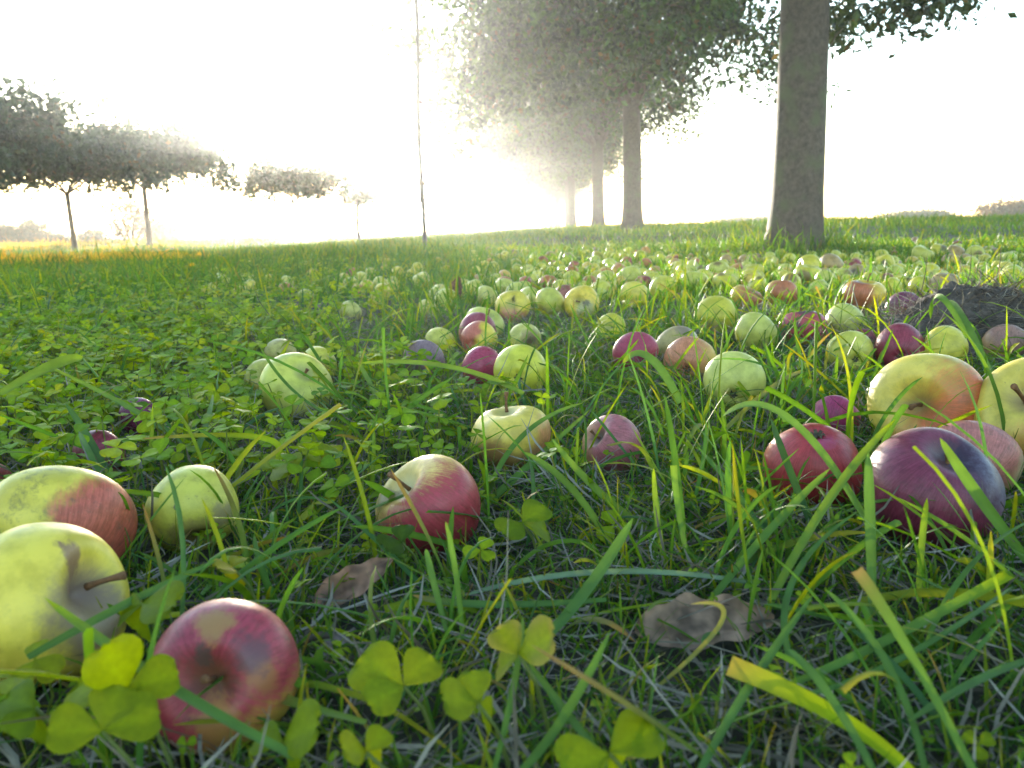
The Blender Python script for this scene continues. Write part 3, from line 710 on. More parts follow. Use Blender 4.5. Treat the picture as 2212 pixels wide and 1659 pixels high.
for (x0, x1), (y0, y1), n, where, grp in zones:
    k = tries = 0
    while k < n and tries < 9000:
        tries += 1
        px, py = rr_.uniform(x0, x1), y0 + (y1 - y0) * rr_.random() ** .8
        p = on_ground(px, py, .03)
        R = rr_.uniform(.026, .038)
        if p.y > 9.5 or p.y < 1.5 or any((p.x - a) ** 2 + (p.y - b) ** 2 < (R + c) ** 2 for a, b, c in FOOT): continue
        if math.hypot(p.x - LAT - .13, p.y - D1) < .34 or math.hypot((p.x - MOUND[0]) / .5, (p.y - MOUND[1]) / .4) < 1: continue
        s_ = int(rr_.choice(6, p=[.36, .22, .18, .10, .08, .06] if 'haz' not in grp else [.3, .45, .2, .03, .0, .02]))
        cand.append((p.x, p.y, R, s_, int(rr_.integers(8)), where, grp)); FOOT.append((p.x, p.y, R)); k += 1
cand.sort(key=lambda c: c[1] / c[2])
rest = Geo()
SKIN_TINT = [(.44, .39, .025), (.40, .40, .04), (.47, .39, .03), (.46, .20, .04), (.22, .14, .07), (.28, .06, .04)]
for i, (x, y, R, s_, mi, where, grp) in enumerate(cand):
    rot = (rr_.uniform(0, 6), rr_.uniform(0, 6), rr_.uniform(0, 6)); pos = (x, y, float(hgt(x, y)) + R * rr_.uniform(.45, .88))
    P, Q, T = small_meshes[mi]
    if i < 300 - len(APPLES):
        if (mi, s_) not in cache:
            o = mesh_np('apple', P, [Q, T], far_skins[s_]); cache[(mi, s_)] = o
        else:
            o = cache[(mi, s_)].copy(); COL.objects.link(o)
        o.location = pos; o.scale = (R,) * 3; o.rotation_euler = rot
        tag(o, words[s_] + ' ' + where, 'apple', grp)
    else:
        from mathutils import Euler
        Mx = np.array(Euler(rot).to_matrix()); K = np.tile(SKIN_TINT[s_], (len(P), 1)) * rr_.uniform(.75, 1.15) * (1 + .25 * np.sin(4 * P @ rr_.normal(size=3)))[:, None]
        rest.add((P * R) @ Mx.T + np.array(pos), Q, T, K)
o = rest.build('windfall_apples', M_FARSKIN); tag(o, 'countless tiny far apples carpeting the grass round the tree row', 'apples', kind='stuff')
FOOTA = np.array(FOOT); APA = np.array(APPLES + [(2110, 690, 85, 1.5), (2040, 700, 60, 1.5), (2180, 700, 80, 1.5), (2110, 720, 60, 1.5), (775, 1280, 75, .55), (1520, 1360, 95, .50), (1420, 1375, 60, .50)])

# ------------------------------------------------------------------ earth mound
mp_ = on_ground(2125, 770); MC = (mp_.x, mp_.y + .09)
def mound_h(x, y):
    a = (x - MC[0] - .05) / .18; b = (y - MC[1]) / .155
    return np.exp(-(a * a + b * b) ** 1.1)
e = empty('earth_mound', (MC[0], MC[1], hgt(*MC))); tag(e, 'dark crumbly mound of earth and dead roots in the grass at right', 'mound')
gx = np.linspace(-.52, .52, 220); gy = np.linspace(-.40, .40, 160); GX, GY = np.meshgrid(gx, gy, indexing='ij')
def fbm(x, y, s):
    z = 0
    for k in range(5):
        f = s * 2 ** k; z = z + np.sin(f * x + 1.7 * k + .8 * np.sin(f * y * 1.3)) * np.sin(f * 1.1 * y + 2.3 * k + .9 * np.sin(f * x)) / 1.7 ** k
    return z
mz = .100 * mound_h(GX + MC[0], GY + MC[1]) * (1 + .13 * fbm(GX, GY, 16) + .10 * fbm(GX + 3, GY, 55)) - .012 + .028 * np.exp(-((GX + .05) ** 2 + GY ** 2) / .006)
V = np.stack([GX, GY, mz + hgt(GX + MC[0], GY + MC[1]) - hgt(*MC)], -1).reshape(-1, 3)
i = np.arange(219)[:, None]; j = np.arange(159)[None]; a = i * 160 + j
mesh_np('soil', V, np.stack([a, a + 160, a + 161, a + 1], -1).reshape(-1, 4), M_EARTH, e)

# ------------------------------------------------------------------ grass
def blades(g, B, L, W, az, lean, curl, seg, c0, c1, fold=False, tw=None, blunt=None):
    n = len(B); t = np.linspace(0, 1, seg + 1)
    th = lean[:, None] + curl[:, None] * t[None] ** 1.4
    az = az[:, None] + (0 if tw is None else tw[:, None] * t[None])
    dz = np.cos(th); dh = np.sin(th)
    D = np.stack([dh * np.cos(az), dh * np.sin(az), dz], -1)
    st = (D[:, 1:] + D[:, :-1]) * .5 * (L / seg)[:, None, None]
    P = np.concatenate([np.zeros((n, 1, 3)), np.cumsum(st, 1)], 1)
    P[..., 2] = np.maximum(P[..., 2], .002 + .004 * t[None] * 1)
    P = P + B[:, None]
    side = np.stack([-np.sin(az) + 0 * dz, np.cos(az) + 0 * dz, 0 * dz], -1)
    nrm = np.cross(D, side)
    rl = rng.normal(0, .7, n)[:, None, None]
    sd = side * np.cos(rl) + nrm * np.sin(rl)
    prof = (.62 + .75 * t - .2 * t * t) * np.sqrt(np.clip(1 - t ** 3.2, 0, 1))
    prof = np.tile(prof, (n, 1))
    if blunt is not None:
        pb = (.62 + .6 * t); pb = np.tile(pb, (n, 1)); prof = np.where(blunt[:, None], pb, prof)
    wv = (W[:, None] * prof * .5 + .00015)[..., None] * sd
    kt = (t[None, :, None] ** 2.0)
    K = c0[:, None] * (1 - kt) + c1[:, None] * kt
    K = K * (.75 + .25 * np.minimum(t * 3, 1))[None, :, None] if False else K
    if fold:
        nr2 = np.cross(sd, D)
        mid = P - nr2 * (W[:, None] * prof * .22)[..., None]
        V = np.stack([P - wv, mid, P + wv], 2).reshape(-1, 3); k = 3
        K = np.stack([K, K * 1.12, K], 2).reshape(-1, 3)
    else:
        V = np.stack([P - wv, P + wv], 2).reshape(-1, 3); k = 2
        K = np.repeat(K.reshape(-1, 3), 2, 0)
    base = (np.arange(n) * (seg + 1) * k)[:, None, None]
    r_ = (np.arange(seg) * k)[None, :, None]; cidx = np.arange(k - 1)[None, None]
    a = base + r_ + cidx
    Q = np.stack([a, a + 1, a + 1 + k, a + k], -1).reshape(-1, 4)
    g.add(V, Q, None, K)

GREENS = np.array([(.065, .165, .022), (.09, .19, .015), (.15, .23, .010), (.055, .14, .040), (.21, .26, .010)])
def gcol(n, yellow=.15):
    K = GREENS[rng.choice(5, n, p=[.34, .27, .11, .22, .06])] * rng.uniform(.75, 1.2, (n, 1))
    tip = K * np.array([1.25, 1.12, .95])
    y = rng.random(n) < yellow; tip[y] = np.array((.30, .27, .02)) * rng.uniform(.7, 1.2, (y.sum(), 1))
    b = rng.random(n) < yellow * .4; tip[b] = np.array((.30, .17, .06)) * rng.uniform(.6, 1.1, (b.sum(), 1))
    return K, tip

def clumpy(n, xr, yr, cl=.05, frac=.75, ncl=None):
    """positions, most of them gathered in tufts"""
    m = int(n * frac); ncl = ncl or max(1, m // 9)
    cx = rng.uniform(*xr, ncl); cy = rng.uniform(*yr, ncl); k = rng.integers(0, ncl, m)
    x = np.concatenate([cx[k] + rng.normal(0, cl, m), rng.uniform(*xr, n - m)]); y = np.concatenate([cy[k] + rng.normal(0, cl, m), rng.uniform(*yr, n - m)])
    tuft_az = rng.uniform(0, 2 * np.pi, ncl)
    return x, y, np.concatenate([np.arctan2(y[:m] - cy[k], x[:m] - cx[k]), rng.uniform(0, 2 * np.pi, n - m)])

def keep_mask(x, y, L, protect=.8, margin=.85):
    """no blade inside an apple, none inside the lens, fewer across an apple's face"""
    z = hgt(x, y); ok = np.ones(len(x), bool)
    for a, b, c in FOOTA:
        ok &= (x - a) ** 2 + (y - b) ** 2 > (c * margin) ** 2
    ok &= ~((np.hypot(x, y) < .20 + L * .5))
    qx, qy, qd = project(np.column_stack([x, y, z + L * .6]))
    q2x, q2y, _ = project(np.column_stack([x, y, z + L * .25]))
    hide = np.zeros(len(x), bool)
    for px, py, r_, d in APA:
        if r_ < 32 and rng.random() < .5: continue
        front = (qd < d) & (qd > 0)
        lim = (r_ * .92) ** 2
        hide |= front & (((qx - px) ** 2 + (qy - py) ** 2 < lim) | ((q2x - px) ** 2 + (q2y - py + r_ * .15) ** 2 < lim))
    ok &= ~(hide & (rng.random(len(x)) < protect))
    ok &= mound_h(x, y) < .25 + .3 * rng.random(len(x)) ** 6
    return ok

def in_view(x, y, deg=44):
    return np.abs(np.degrees(np.arctan2(x, y + .35))) < deg

def clover_density(x, y):
    edge = -.13 - .14 * y + .12 * np.sin(5 * y + 2) + .06 * np.sin(13 * y + 7 * x)
    d = sstep(.14, -.10, x - edge) * (1 - .9 * sstep(2.0, 3.4, y))
    patch = np.exp(-(((x + .13) / .13) ** 2 + ((y - .78) / .16) ** 2)) * .7
    return np.maximum(d, patch)

def do_grass():
    g = Geo()
    # broad blades close to the lens
    n = 5200
    x, y, az = clumpy(n, (-1.25, 1.25), (.10, 1.9), .028, .8, 700)
    L = rng.gamma(6, .0118, n) * (1 + .25 * sstep(0, .8, x)) + .02; L = np.minimum(L, .17)
    ok = in_view(x, y) & keep_mask(x, y, L) & (rng.random(n) > .86 * clover_density(x, y)); ok &= ~((x < .05) & (rng.random(n) < .45))
    ok &= (L < .03 + np.hypot(x, y) * .28) & (np.hypot(x, y) > .34)
    x, y, az, L = x[ok], y[ok], az[ok], L[ok]; n = len(x)
    c0, c1 = gcol(n, .10)
    blades(g, np.column_stack([x, y, hgt(x, y) - .004]), L, rng.uniform(.0015, .0048, n), az + rng.normal(0, .5, n), np.abs(rng.normal(.25, .2, n)), rng.gamma(2, .42, n), 9, c0, c1, True, rng.normal(0, .5, n), rng.random(n) < .14)
    n = 3600
    x, y, az = clumpy(n, (-1.2, 1.25), (.10, 1.7), .03, .7, 500)
    L = rng.gamma(6, .014, n) + .02
    ok = in_view(x, y) & keep_mask(x, y, L * .3, .8) & (rng.random(n) > .6 * clover_density(x, y))
    ok &= np.hypot(x, y) > .30
    x, y, az, L = x[ok], y[ok], az[ok], L[ok]; n = len(x); c0, c1 = gcol(n, .07)
    blades(g, np.column_stack([x, y, hgt(x, y) - .002]), L, rng.uniform(.002, .006, n), rng.uniform(0, 6.28, n), rng.uniform(.7, 1.2, n), rng.gamma(2, .3, n), 8, c0, c1, True, rng.normal(0, .4, n), rng.random(n) < .1)
    # fine short grass under it
    n = 95000
    x, y, az = clumpy(n, (-1.4, 1.4), (.08, 2.1), .02, .6, 5200)
    y = .08 + (y - .08) * np.where(rng.random(n) < .5, .55, 1.0)
    L = rng.uniform(.014, .05, n)
    ok = in_view(x, y) & keep_mask(x, y, L, .8, .7) & (rng.random(n) > .5 * clover_density(x, y))
    x, y, az, L = x[ok], y[ok], az[ok], L[ok]; n = len(x); c0, c1 = gcol(n, .12)
    blades(g, np.column_stack([x, y, hgt(x, y) - .002]), L, rng.uniform(.0006, .0018, n), az + rng.normal(0, .8, n), np.abs(rng.normal(.5, .35, n)), rng.gamma(2, .4, n), 4, c0 * .85, c1 * .9)
    # middle distance
    n = 62000
    u = rng.random(n); r_ = 1.8 + (7.0 - 1.8) * u ** .62; a = np.radians(rng.uniform(-41, 41, n))
    x = r_ * np.sin(a) + rng.normal(0, .05, n); y = r_ * np.cos(a) + rng.normal(0, .05, n)
    cl = np.sin(9 * x + 3 * np.sin(4 * y)) * np.sin(8 * y + 2 * np.sin(5 * x))
    L = (rng.gamma(7, .0095, n) * (1 + .25 * cl) + .015) * (1 - .30 * sstep(-1.2, .3, x) * sstep(2.2, 3.2, y))
    near_tree = np.exp(-((x - LAT - .13) ** 2 + (y - D1) ** 2) / .30); L = L * (1 + 1.9 * near_tree)
    ok = keep_mask(x, y, L, .8) & (rng.random(n) > .55 * clover_density(x, y)) & (rng.random(n) < .72 + .28 * cl)
    # thinner among the small apples
    x, y, L = x[ok], y[ok], L[ok]; n = len(x); c0, c1 = gcol(n, .05)
    blades(g, np.column_stack([x, y, hgt(x, y) - .004]), L, rng.uniform(.0018, .0055, n) * (1 + .12 * np.hypot(x, y)), rng.uniform(0, 6.28, n), np.abs(rng.normal(.3, .22, n)), rng.gamma(2, .38, n), 4, c0, c1)
    # far field
    n = 110000
    u = rng.random(n); r_ = 6.5 * (48 / 6.5) ** (u ** .8); a = np.radians(rng.uniform(-40, 40, n))
    x = r_ * np.sin(a); y = r_ * np.cos(a)
    cl = np.sin(2.1 * x + 2 * np.sin(1.3 * y)) * np.sin(1.7 * y + 1.1 * np.sin(x))
    L = (rng.gamma(8, .0105, n) * (1 + .3 * cl) + .02) * (1 - .35 * sstep(-1.5, .5, x) * sstep(11, 8.5, y))
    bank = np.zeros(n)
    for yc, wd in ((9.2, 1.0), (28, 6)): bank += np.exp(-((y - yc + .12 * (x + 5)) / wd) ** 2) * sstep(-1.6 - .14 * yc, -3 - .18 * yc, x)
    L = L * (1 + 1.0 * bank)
    for q in range(4):
        d_ = D1 + SP * q; xx = LAT + math.tan(row_dir) * d_
        L = L * (1 + .9 * np.exp(-((x - xx) ** 2 + (y - d_) ** 2) / .5))
    ok = rng.random(n) < .8 + .2 * cl; x, y, L, bank = x[ok], y[ok], L[ok], bank[ok]; n = len(x); c0, c1 = gcol(n, .08)
    straw = rng.random(n) < .9 * np.clip(bank, 0, 1)  # straw colour pushed to orange to stand for sunlight on the strips
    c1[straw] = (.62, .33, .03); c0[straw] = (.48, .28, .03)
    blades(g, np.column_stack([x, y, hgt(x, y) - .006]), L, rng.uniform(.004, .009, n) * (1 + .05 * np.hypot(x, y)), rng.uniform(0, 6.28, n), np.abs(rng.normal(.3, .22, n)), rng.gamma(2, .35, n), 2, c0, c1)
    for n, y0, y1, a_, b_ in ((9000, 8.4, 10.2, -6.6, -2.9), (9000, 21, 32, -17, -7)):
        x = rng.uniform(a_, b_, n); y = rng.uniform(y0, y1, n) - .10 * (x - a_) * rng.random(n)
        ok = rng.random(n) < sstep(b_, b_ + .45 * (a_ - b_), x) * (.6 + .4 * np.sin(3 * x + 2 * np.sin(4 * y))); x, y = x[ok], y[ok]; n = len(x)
        K = np.array((.58, .42, .03)) * rng.uniform(.7, 1.3, (n, 1))  # sunlight on these strips is put into the golden blade colour
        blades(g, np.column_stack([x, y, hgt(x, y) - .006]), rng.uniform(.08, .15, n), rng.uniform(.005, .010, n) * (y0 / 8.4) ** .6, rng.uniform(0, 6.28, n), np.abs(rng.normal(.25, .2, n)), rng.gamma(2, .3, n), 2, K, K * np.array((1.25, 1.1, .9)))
    # the farthest tufts
    n = 26000; r_ = 45 * (230 / 45) ** rng.random(n); a = np.radians(rng.uniform(-42, 42, n)); x = r_ * np.sin(a); y = r_ * np.cos(a)
    c0, c1 = gcol(n, .1)
    blades(g, np.column_stack([x, y, hgt(x, y) - .01]), rng.uniform(.08, .2, n), .012 * r_ * .25, rng.uniform(0, 6.28, n), np.abs(rng.normal(.2, .2, n)), rng.gamma(2, .3, n), 1, c0, c1)
    # individual long blades seen near the lens: (x, y) way-points, depth at root and tip, width px, colours
    def strand(p0, p1, p2, d0, d1, wpx, ca, cb, seg=16, blunt=False):
        a0 = at(*p0, d0); a1 = at(*p1, (d0 + d1) / 2); a2 = at(*p2, d1); a1 = a1 * 2 - (a0 + a2) * .5
        T = np.linspace(0, 1, seg + 1); V = []; K = []
        for t in T:
            p = a0 * (1 - t) ** 2 + a1 * 2 * t * (1 - t) + a2 * t * t
            dv = ((a1 - a0) * (1 - t) + (a2 - a1) * t).normalized()
            vw = (Vector((0, 0, CAM_Z)) - p).normalized(); vw = (vw + Vector((.3 * math.sin(4 * t + d0 * 20), .3, .5))).normalized()
            s_ = dv.cross(vw).normalized(); nn_ = s_.cross(dv)
            wv = wpx * S / FPX * (d0 + d1) / 4 * (.55 + .75 * t - .2 * t * t) * (1 if blunt else math.sqrt(max(0, 1 - t ** 3)))
            V += [p - s_ * wv, p - nn_ * wv * .35, p + s_ * wv]
            k = np.array(ca) * (1 - t ** 7) + np.array(cb) * t ** 7; K += [k, k * 1.15, k]
        Q = [(i * 3 + c_, i * 3 + c_ + 1, i * 3 + c_ + 4, i * 3 + c_ + 3) for i in range(seg) for c_ in (0, 1)]
        g.add([tuple(v) for v in V], Q, None, np.array(K))
    G1, G2, G3, YE, PA = (.08, .17, .04), (.10, .20, .035), (.15, .24, .03), (.27, .36, .005), (.16, .24, .14)
    TIP = (.34, .22, .08)
    for s_ in [
        ((1990, 1700), (1830, 1560), (1575, 1437), .31, .36, 46, YE, (.40, .30, .05), 16, True),
        ((1165, 1390), (1270, 1270), (1368, 1118), .44, .47, 34, G1, G2),
        ((1640, 1262), (1300, 1235), (990, 1290), .50, .50, 18, PA, PA),
        ((1310, 1295), (1050, 1305), (890, 1285), .48, .47, 22, G1, TIP),
        ((1000, 1390), (985, 1240), (962, 1125), .45, .46, 16, G2, G3), ((965, 1365), (935, 1250), (920, 1185), .45, .46, 18, G1, G2),
        ((640, 1075 + 560), (350, 1470), (95, 1290), .30, .36, 34, G2, YE), ((60, 1420), (280, 1300), (470, 1210), .37, .44, 24, G1, G2),
        ((2250, 1250), (2120, 1080), (2030, 945), .50, .53, 30, G2, G3), ((1570, 1240), (1350, 1110), (1190, 945), .60, .66, 24, G3, G2),
        ((1640, 1350), (1790, 1080), (1935, 905), .47, .56, 26, G3, YE), ((1480, 1370), (1640, 1170), (1795, 1010), .48, .54, 24, G2, G3),
        ((1885, 1330), (1880, 1140), (1875, 975), .46, .48, 28, G1, G1), ((1880, 1140), (1700, 900), (1560, 900), .56, .60, 22, G1, PA),
        ((1985, 1300), (1990, 1190), (2003, 1075), .46, .46, 18, G3, YE), ((1780, 1560), (1700, 1290), (1860, 1100), .38, .50, 18, G1, G2),
        ((2215, 1130), (2090, 1230), (1990, 1420), .50, .40, 16, G2, G2), ((1500, 1260), (1470, 1130), (1455, 1005), .55, .57, 14, G2, G3, 14, True),
        ((1440, 1230), (1420, 1120), (1412, 1010), .56, .58, 16, G3, YE), ((1320, 1180), (1230, 1050), (1130, 975), .6, .66, 22, G3, G3),
        ((930, 1200), (1060, 1080), (1280, 880), .62, .80, 20, G2, G3), ((1050, 1080), (1130, 940), (1260, 870), .72, .8, 16, G2, G3),
        ((1300, 1190), (1420, 1050), (1540, 870), .60, .9, 14, G3, YE), ((2120, 1700), (1960, 1400), (1850, 1230), .31, .36, 26, G2, TIP, 14, True),
        ((2000, 1680), (1920, 1440), (1780, 1270), .32, .38, 22, G1, G2), ((1700, 1480), (1900, 1390), (2180, 1240), .38, .42, 26, G2, YE, 14, True),
        ((1740, 1500), (1950, 1420), (2190, 1265), .37, .41, 18, G1, PA), ((1400, 1500), (1560, 1340), (1490, 1305), .40, .42, 14, (.26, .25, .06), (.36, .28, .1)),
        ((1090, 1700), (1210, 1560), (1320, 1360), .30, .36, 26, G2, G2), ((1340, 1690), (1240, 1560), (1140, 1430), .31, .36, 24, G1, G2),
        ((1060, 1690), (1110, 1480), (1130, 1330), .31, .38, 18, G2, G3), ((790, 1560), (680, 1530), (600, 1505), .34, .37, 24, G3, TIP, 12, True),
        ((1500, 1690), (1620, 1480), (1760, 1280), .31, .40, 24, G1, G2), ((1900, 1690), (1790, 1500), (1700, 1400), .31, .36, 26, G1, G1),
        ((2240, 1420), (2110, 1470), (1960, 1560), .38, .33, 26, G1, G2), ((330, 960), (325, 1040), (330, 870), .75, .8, 14, G3, YE),
        ((390, 1100), (600, 960), (280, 950), .70, .75, 18, YE, (.42, .22, .06)), ((0, 850), (110, 790), (180, 770), .85, .95, 30, G3, YE),
        ((260, 1080), (200, 960), (140, 870), .72, .8, 18, G1, G2), ((310, 1170), (220, 1030), (170, 930), .66, .72, 20, G1, PA),
        ((470, 1090), (390, 950), (80, 780), .70, .95, 16, G2, YE), ((345, 1150), (430, 960), (460, 850), .68, .9, 16, G2, G3),
        ((1130, 850), (960, 790), (770, 785), .9, 1.0, 18, G3, YE), ((820, 880), (800, 830), (772, 780), .95, 1.05, 14, G3, YE),
        ((700, 890), (620, 830), (560, 745), .93, 1.0, 10, G2, G3), ((1740, 800), (1650, 850), (1500, 1000), 1.0, .75, 16, (.22, .22, .04), G2),
        ((1470, 870), (1400, 770), (1345, 785), .9, .95, 26, G1, YE), ((2090, 730), (2030, 640), (2010, 690), 1.1, 1.2, 16, G2, G2),
        ((2150, 830), (2080, 690), (2045, 650), 1.05, 1.2, 22, G1, G2)]:
        strand(*s_)
    o = g.build('grass', M_GRASS); tag(o, 'long green and yellowing grass covering the whole orchard floor', 'grass', kind='stuff')
do_grass()

# dead straw and moss matted on the soil
def do_straw():
    g = Geo(); n = 60000
    x, y, az = clumpy(n, (-1.4, 1.4), (.08, 2.2), .03, .6, 1500)
    ok = in_view(x, y) & keep_mask(x, y, np.full(n, .02), .75, .6); x, y, az = x[ok], y[ok], az[ok]; n = len(x)
    K = np.array([(.22, .19, .135), (.15, .125, .085), (.27, .245, .19), (.11, .09, .06)])[rng.integers(0, 4, n)] * rng.uniform(.6, 1.15, (n, 1))
    blades(g, np.column_stack([x, y, hgt(x, y) + rng.uniform(0, .012, n)]), rng.gamma(4, .010, n), rng.uniform(.0004, .0022, n), rng.uniform(0, 6.28, n), rng.uniform(1.05, 1.6, n), rng.normal(0, .5, n), 4, K, K * .9, tw=rng.normal(0, 1.2, n))
    # on the earth mound
    n = 2600; x = MC[0] + rng.normal(0, .15, n); y = MC[1] + rng.normal(0, .12, n)
    K = np.array([(.16, .12, .09), (.08, .06, .045), (.23, .19, .14)])[rng.integers(0, 3, n)]
    g2 = Geo(); zb = hgt(x, y) - hgt(*MC) + .094 * mound_h(x, y)
    blades(g2, np.column_stack([x - MC[0], y - MC[1], zb]), rng.gamma(4, .012, n), rng.uniform(.0006, .0018, n), rng.uniform(0, 6.28, n), rng.uniform(.6, 1.6, n), rng.normal(.4, .6, n), 4, K, K * .9, tw=rng.normal(0, 1.5, n))
    r_ = g2.build('dead_roots', M_STRAW, e); r_['kind'] = 'stuff'
    o = g.build('dry_straw', M_STRAW); tag(o, 'matted dry straw lying on the soil between the blades', 'straw', kind='stuff')
do_straw()

# ------------------------------------------------------------------ clover
def leaflet_template(nr=4, na=9):
    """heart-ended leaflet, length 1 along +x, folded on the midrib, +z normal"""
    V = [(0, 0, 0)]; out = []
    for s_ in np.linspace(0, 1, na):
        # right half outline from base to notch
        xx = 1.0 * (s_ ** .9) * (1 + .06 * math.sin(math.pi * s_)) - .09 * max(0, (s_ - .86) / .14) ** 2
        yy = .46 * math.sin(math.pi * min(1, s_ ** 1.15 * .93 + .0)) ** .85
        out.append((xx, yy))
    tip = (.93, 0)
    return out, tip
OUTL, TIPX = leaflet_template()
def leaflet_mesh():
    o = OUTL; n = len(o); V = []; 
    mid = [(x_ * .98 if i < n - 1 else TIPX[0], 0, 0) for i, (x_, y_) in enumerate(o)]
    half = [(x_, y_ * .55, .035 + .05 * math.sin(3 * x_)) for x_, y_ in o]; edge = [(x_, y_, .10 * (y_ / .46) - .05 * x_ * x_) for x_, y_ in o]
    V = mid + half + edge + [(a, -b, c) for a, b, c in half] + [(a, -b, c) for a, b, c in edge]
    Q = []
    for i in range(n - 1):
        Q += [(i, i + 1, n + i + 1, n + i), (n + i, n + i + 1, 2 * n + i + 1, 2 * n + i), (i + 1, i, 3 * n + i, 3 * n + i + 1), (3 * n + i + 1, 3 * n + i, 4 * n + i, 4 * n + i + 1)]
    V = np.array(V, float); V[:, 2] -= .12 * V[:, 0] ** 2
    shade = np.ones(len(V)); shade[:n] = 1.25; return V, np.array(Q), shade
LV, LQ, LS = leaflet_mesh()

def clover_field(g, x, y, hgt_, size, K, tilt=.35, stems=True):
    n = len(x); z = hgt(x, y)
    top = np.column_stack([x + rng.normal(0, .25, n) * hgt_, y + rng.normal(0, .25, n) * hgt_, z + hgt_])
    az0 = rng.uniform(0, 6.28, n)
    # plane normal of each leaf
    nv = np.column_stack([rng.normal(0, tilt, n), rng.normal(-.12, tilt, n), np.ones(n)]); nv /= np.linalg.norm(nv, axis=1)[:, None]
    e1 = np.cross(np.tile([0, 1, 0], (n, 1)), nv); e1 /= np.linalg.norm(e1, axis=1)[:, None]; e2 = np.cross(nv, e1)
    for k in range(3):
        a = az0 + k * 2.094 + rng.normal(0, .12, n); drp = rng.normal(.05, .22, n)
        ex = (e1 * np.cos(a)[:, None] + e2 * np.sin(a)[:, None]) * np.cos(drp)[:, None] + nv * np.sin(drp)[:, None]
        ey = -e1 * np.sin(a)[:, None] + e2 * np.cos(a)[:, None]; ez = np.cross(ex, ey)
        sz = (size * rng.uniform(.85, 1.15, n))[:, None, None]
        V = top[:, None] + sz * (ex[:, None] * LV[None, :, 0:1] + ey[:, None] * LV[None, :, 1:2] + ez[:, None] * LV[None, :, 2:3])
        F = (np.arange(n) * len(LV))[:, None, None] + LQ[None]
        KK = (K[:, None] * LS[None, :, None]) * rng.uniform(.88, 1.12, (n, 1, 1))
        g.add(V.reshape(-1, 3), F.reshape(-1, 4), None, KK.reshape(-1, 3))
    if stems:
        b = np.column_stack([x, y, z]); t = np.linspace(0, 1, 5)
        P = b[:, None] * (1 - t)[None, :, None] + top[:, None] * t[None, :, None]; P[:, :, :2] += (np.sin(t * 3.1) * .12)[None, :, None] * (rng.normal(0, 1, (n, 1, 2)) * hgt_[:, None, None])
        ww = np.array([.0007, 0, 0]); w2 = np.array([0, .0007, .0])
        for vec in (ww, w2):
            V = np.stack([P - vec, P + vec], 2).reshape(-1, 3)
            a = (np.arange(n) * 10)[:, None] + (np.arange(4) * 2)[None]
            g.add(V, np.stack([a, a + 1, a + 3, a + 2], -1).reshape(-1, 4), None, np.tile((.13, .18, .05), (len(V), 1)))

CLV = np.array([(.17, .28, .008), (.24, .33, .007), (.12, .23, .012), (.30, .34, .008)])
def do_clover():
    g = Geo()
    n = 14000; x = rng.uniform(-1.5, .5, n); y = rng.uniform(.22, 2.2, n)
    h_ = rng.uniform(.018, .062, n)
    ok = in_view(x, y) & (rng.random(n) < clover_density(x, y) * (.68 + .30 * sstep(.45, 1.0, y))) & keep_mask(x, y, h_ + .01, .8, 1.1) & (np.hypot(x, y) > .40)
    x, y, h_ = x[ok], y[ok], h_[ok]; n = len(x)
    clover_field(g, x, y, h_, rng.uniform(.0095, .0165, n), CLV[rng.choice(4, n, p=[.38, .28, .24, .1])] * rng.uniform(.8, 1.15, (n, 1)))
    n = 24000; u = rng.random(n); y = 2.0 + 3.4 * u ** .7; x = rng.uniform(-3.8, .0, n)
    ok = in_view(x, y) & (rng.random(n) < .8 * clover_density(x, y) * (1 - .5 * sstep(2.4, 3.2, y))) & keep_mask(x, y, np.full(n, .05), .8)
    x, y = x[ok], y[ok]; n = len(x)
    clover_field(g, x, y, rng.uniform(.03, .075, n), rng.uniform(.011, .018, n), CLV[rng.choice(4, n, p=[.38, .28, .24, .1])] * rng.uniform(.8, 1.15, (n, 1)), stems=False)
    # stray leaves to the right and small herbs low down
    n = 3200; x = rng.uniform(-.7, 1.0, n); y = rng.uniform(.2, 1.6, n); h_ = rng.uniform(.006, .03, n)
    ok = in_view(x, y) & keep_mask(x, y, h_, .8) & (np.hypot(x, y) > .30) & (rng.random(n) < .45 + .5 * (x < .2)); x, y, h_ = x[ok], y[ok], h_[ok]; n = len(x)
    clover_field(g, x, y, h_, rng.uniform(.003, .0075, n), CLV[rng.choice(3, n)] * rng.uniform(.6, 1.0, (n, 1)), .5)
    o = g.build('clover', M_CLOVER); tag(o, 'low carpet of three-leaved clover spreading on the left', 'clover', kind='stuff')
do_clover()

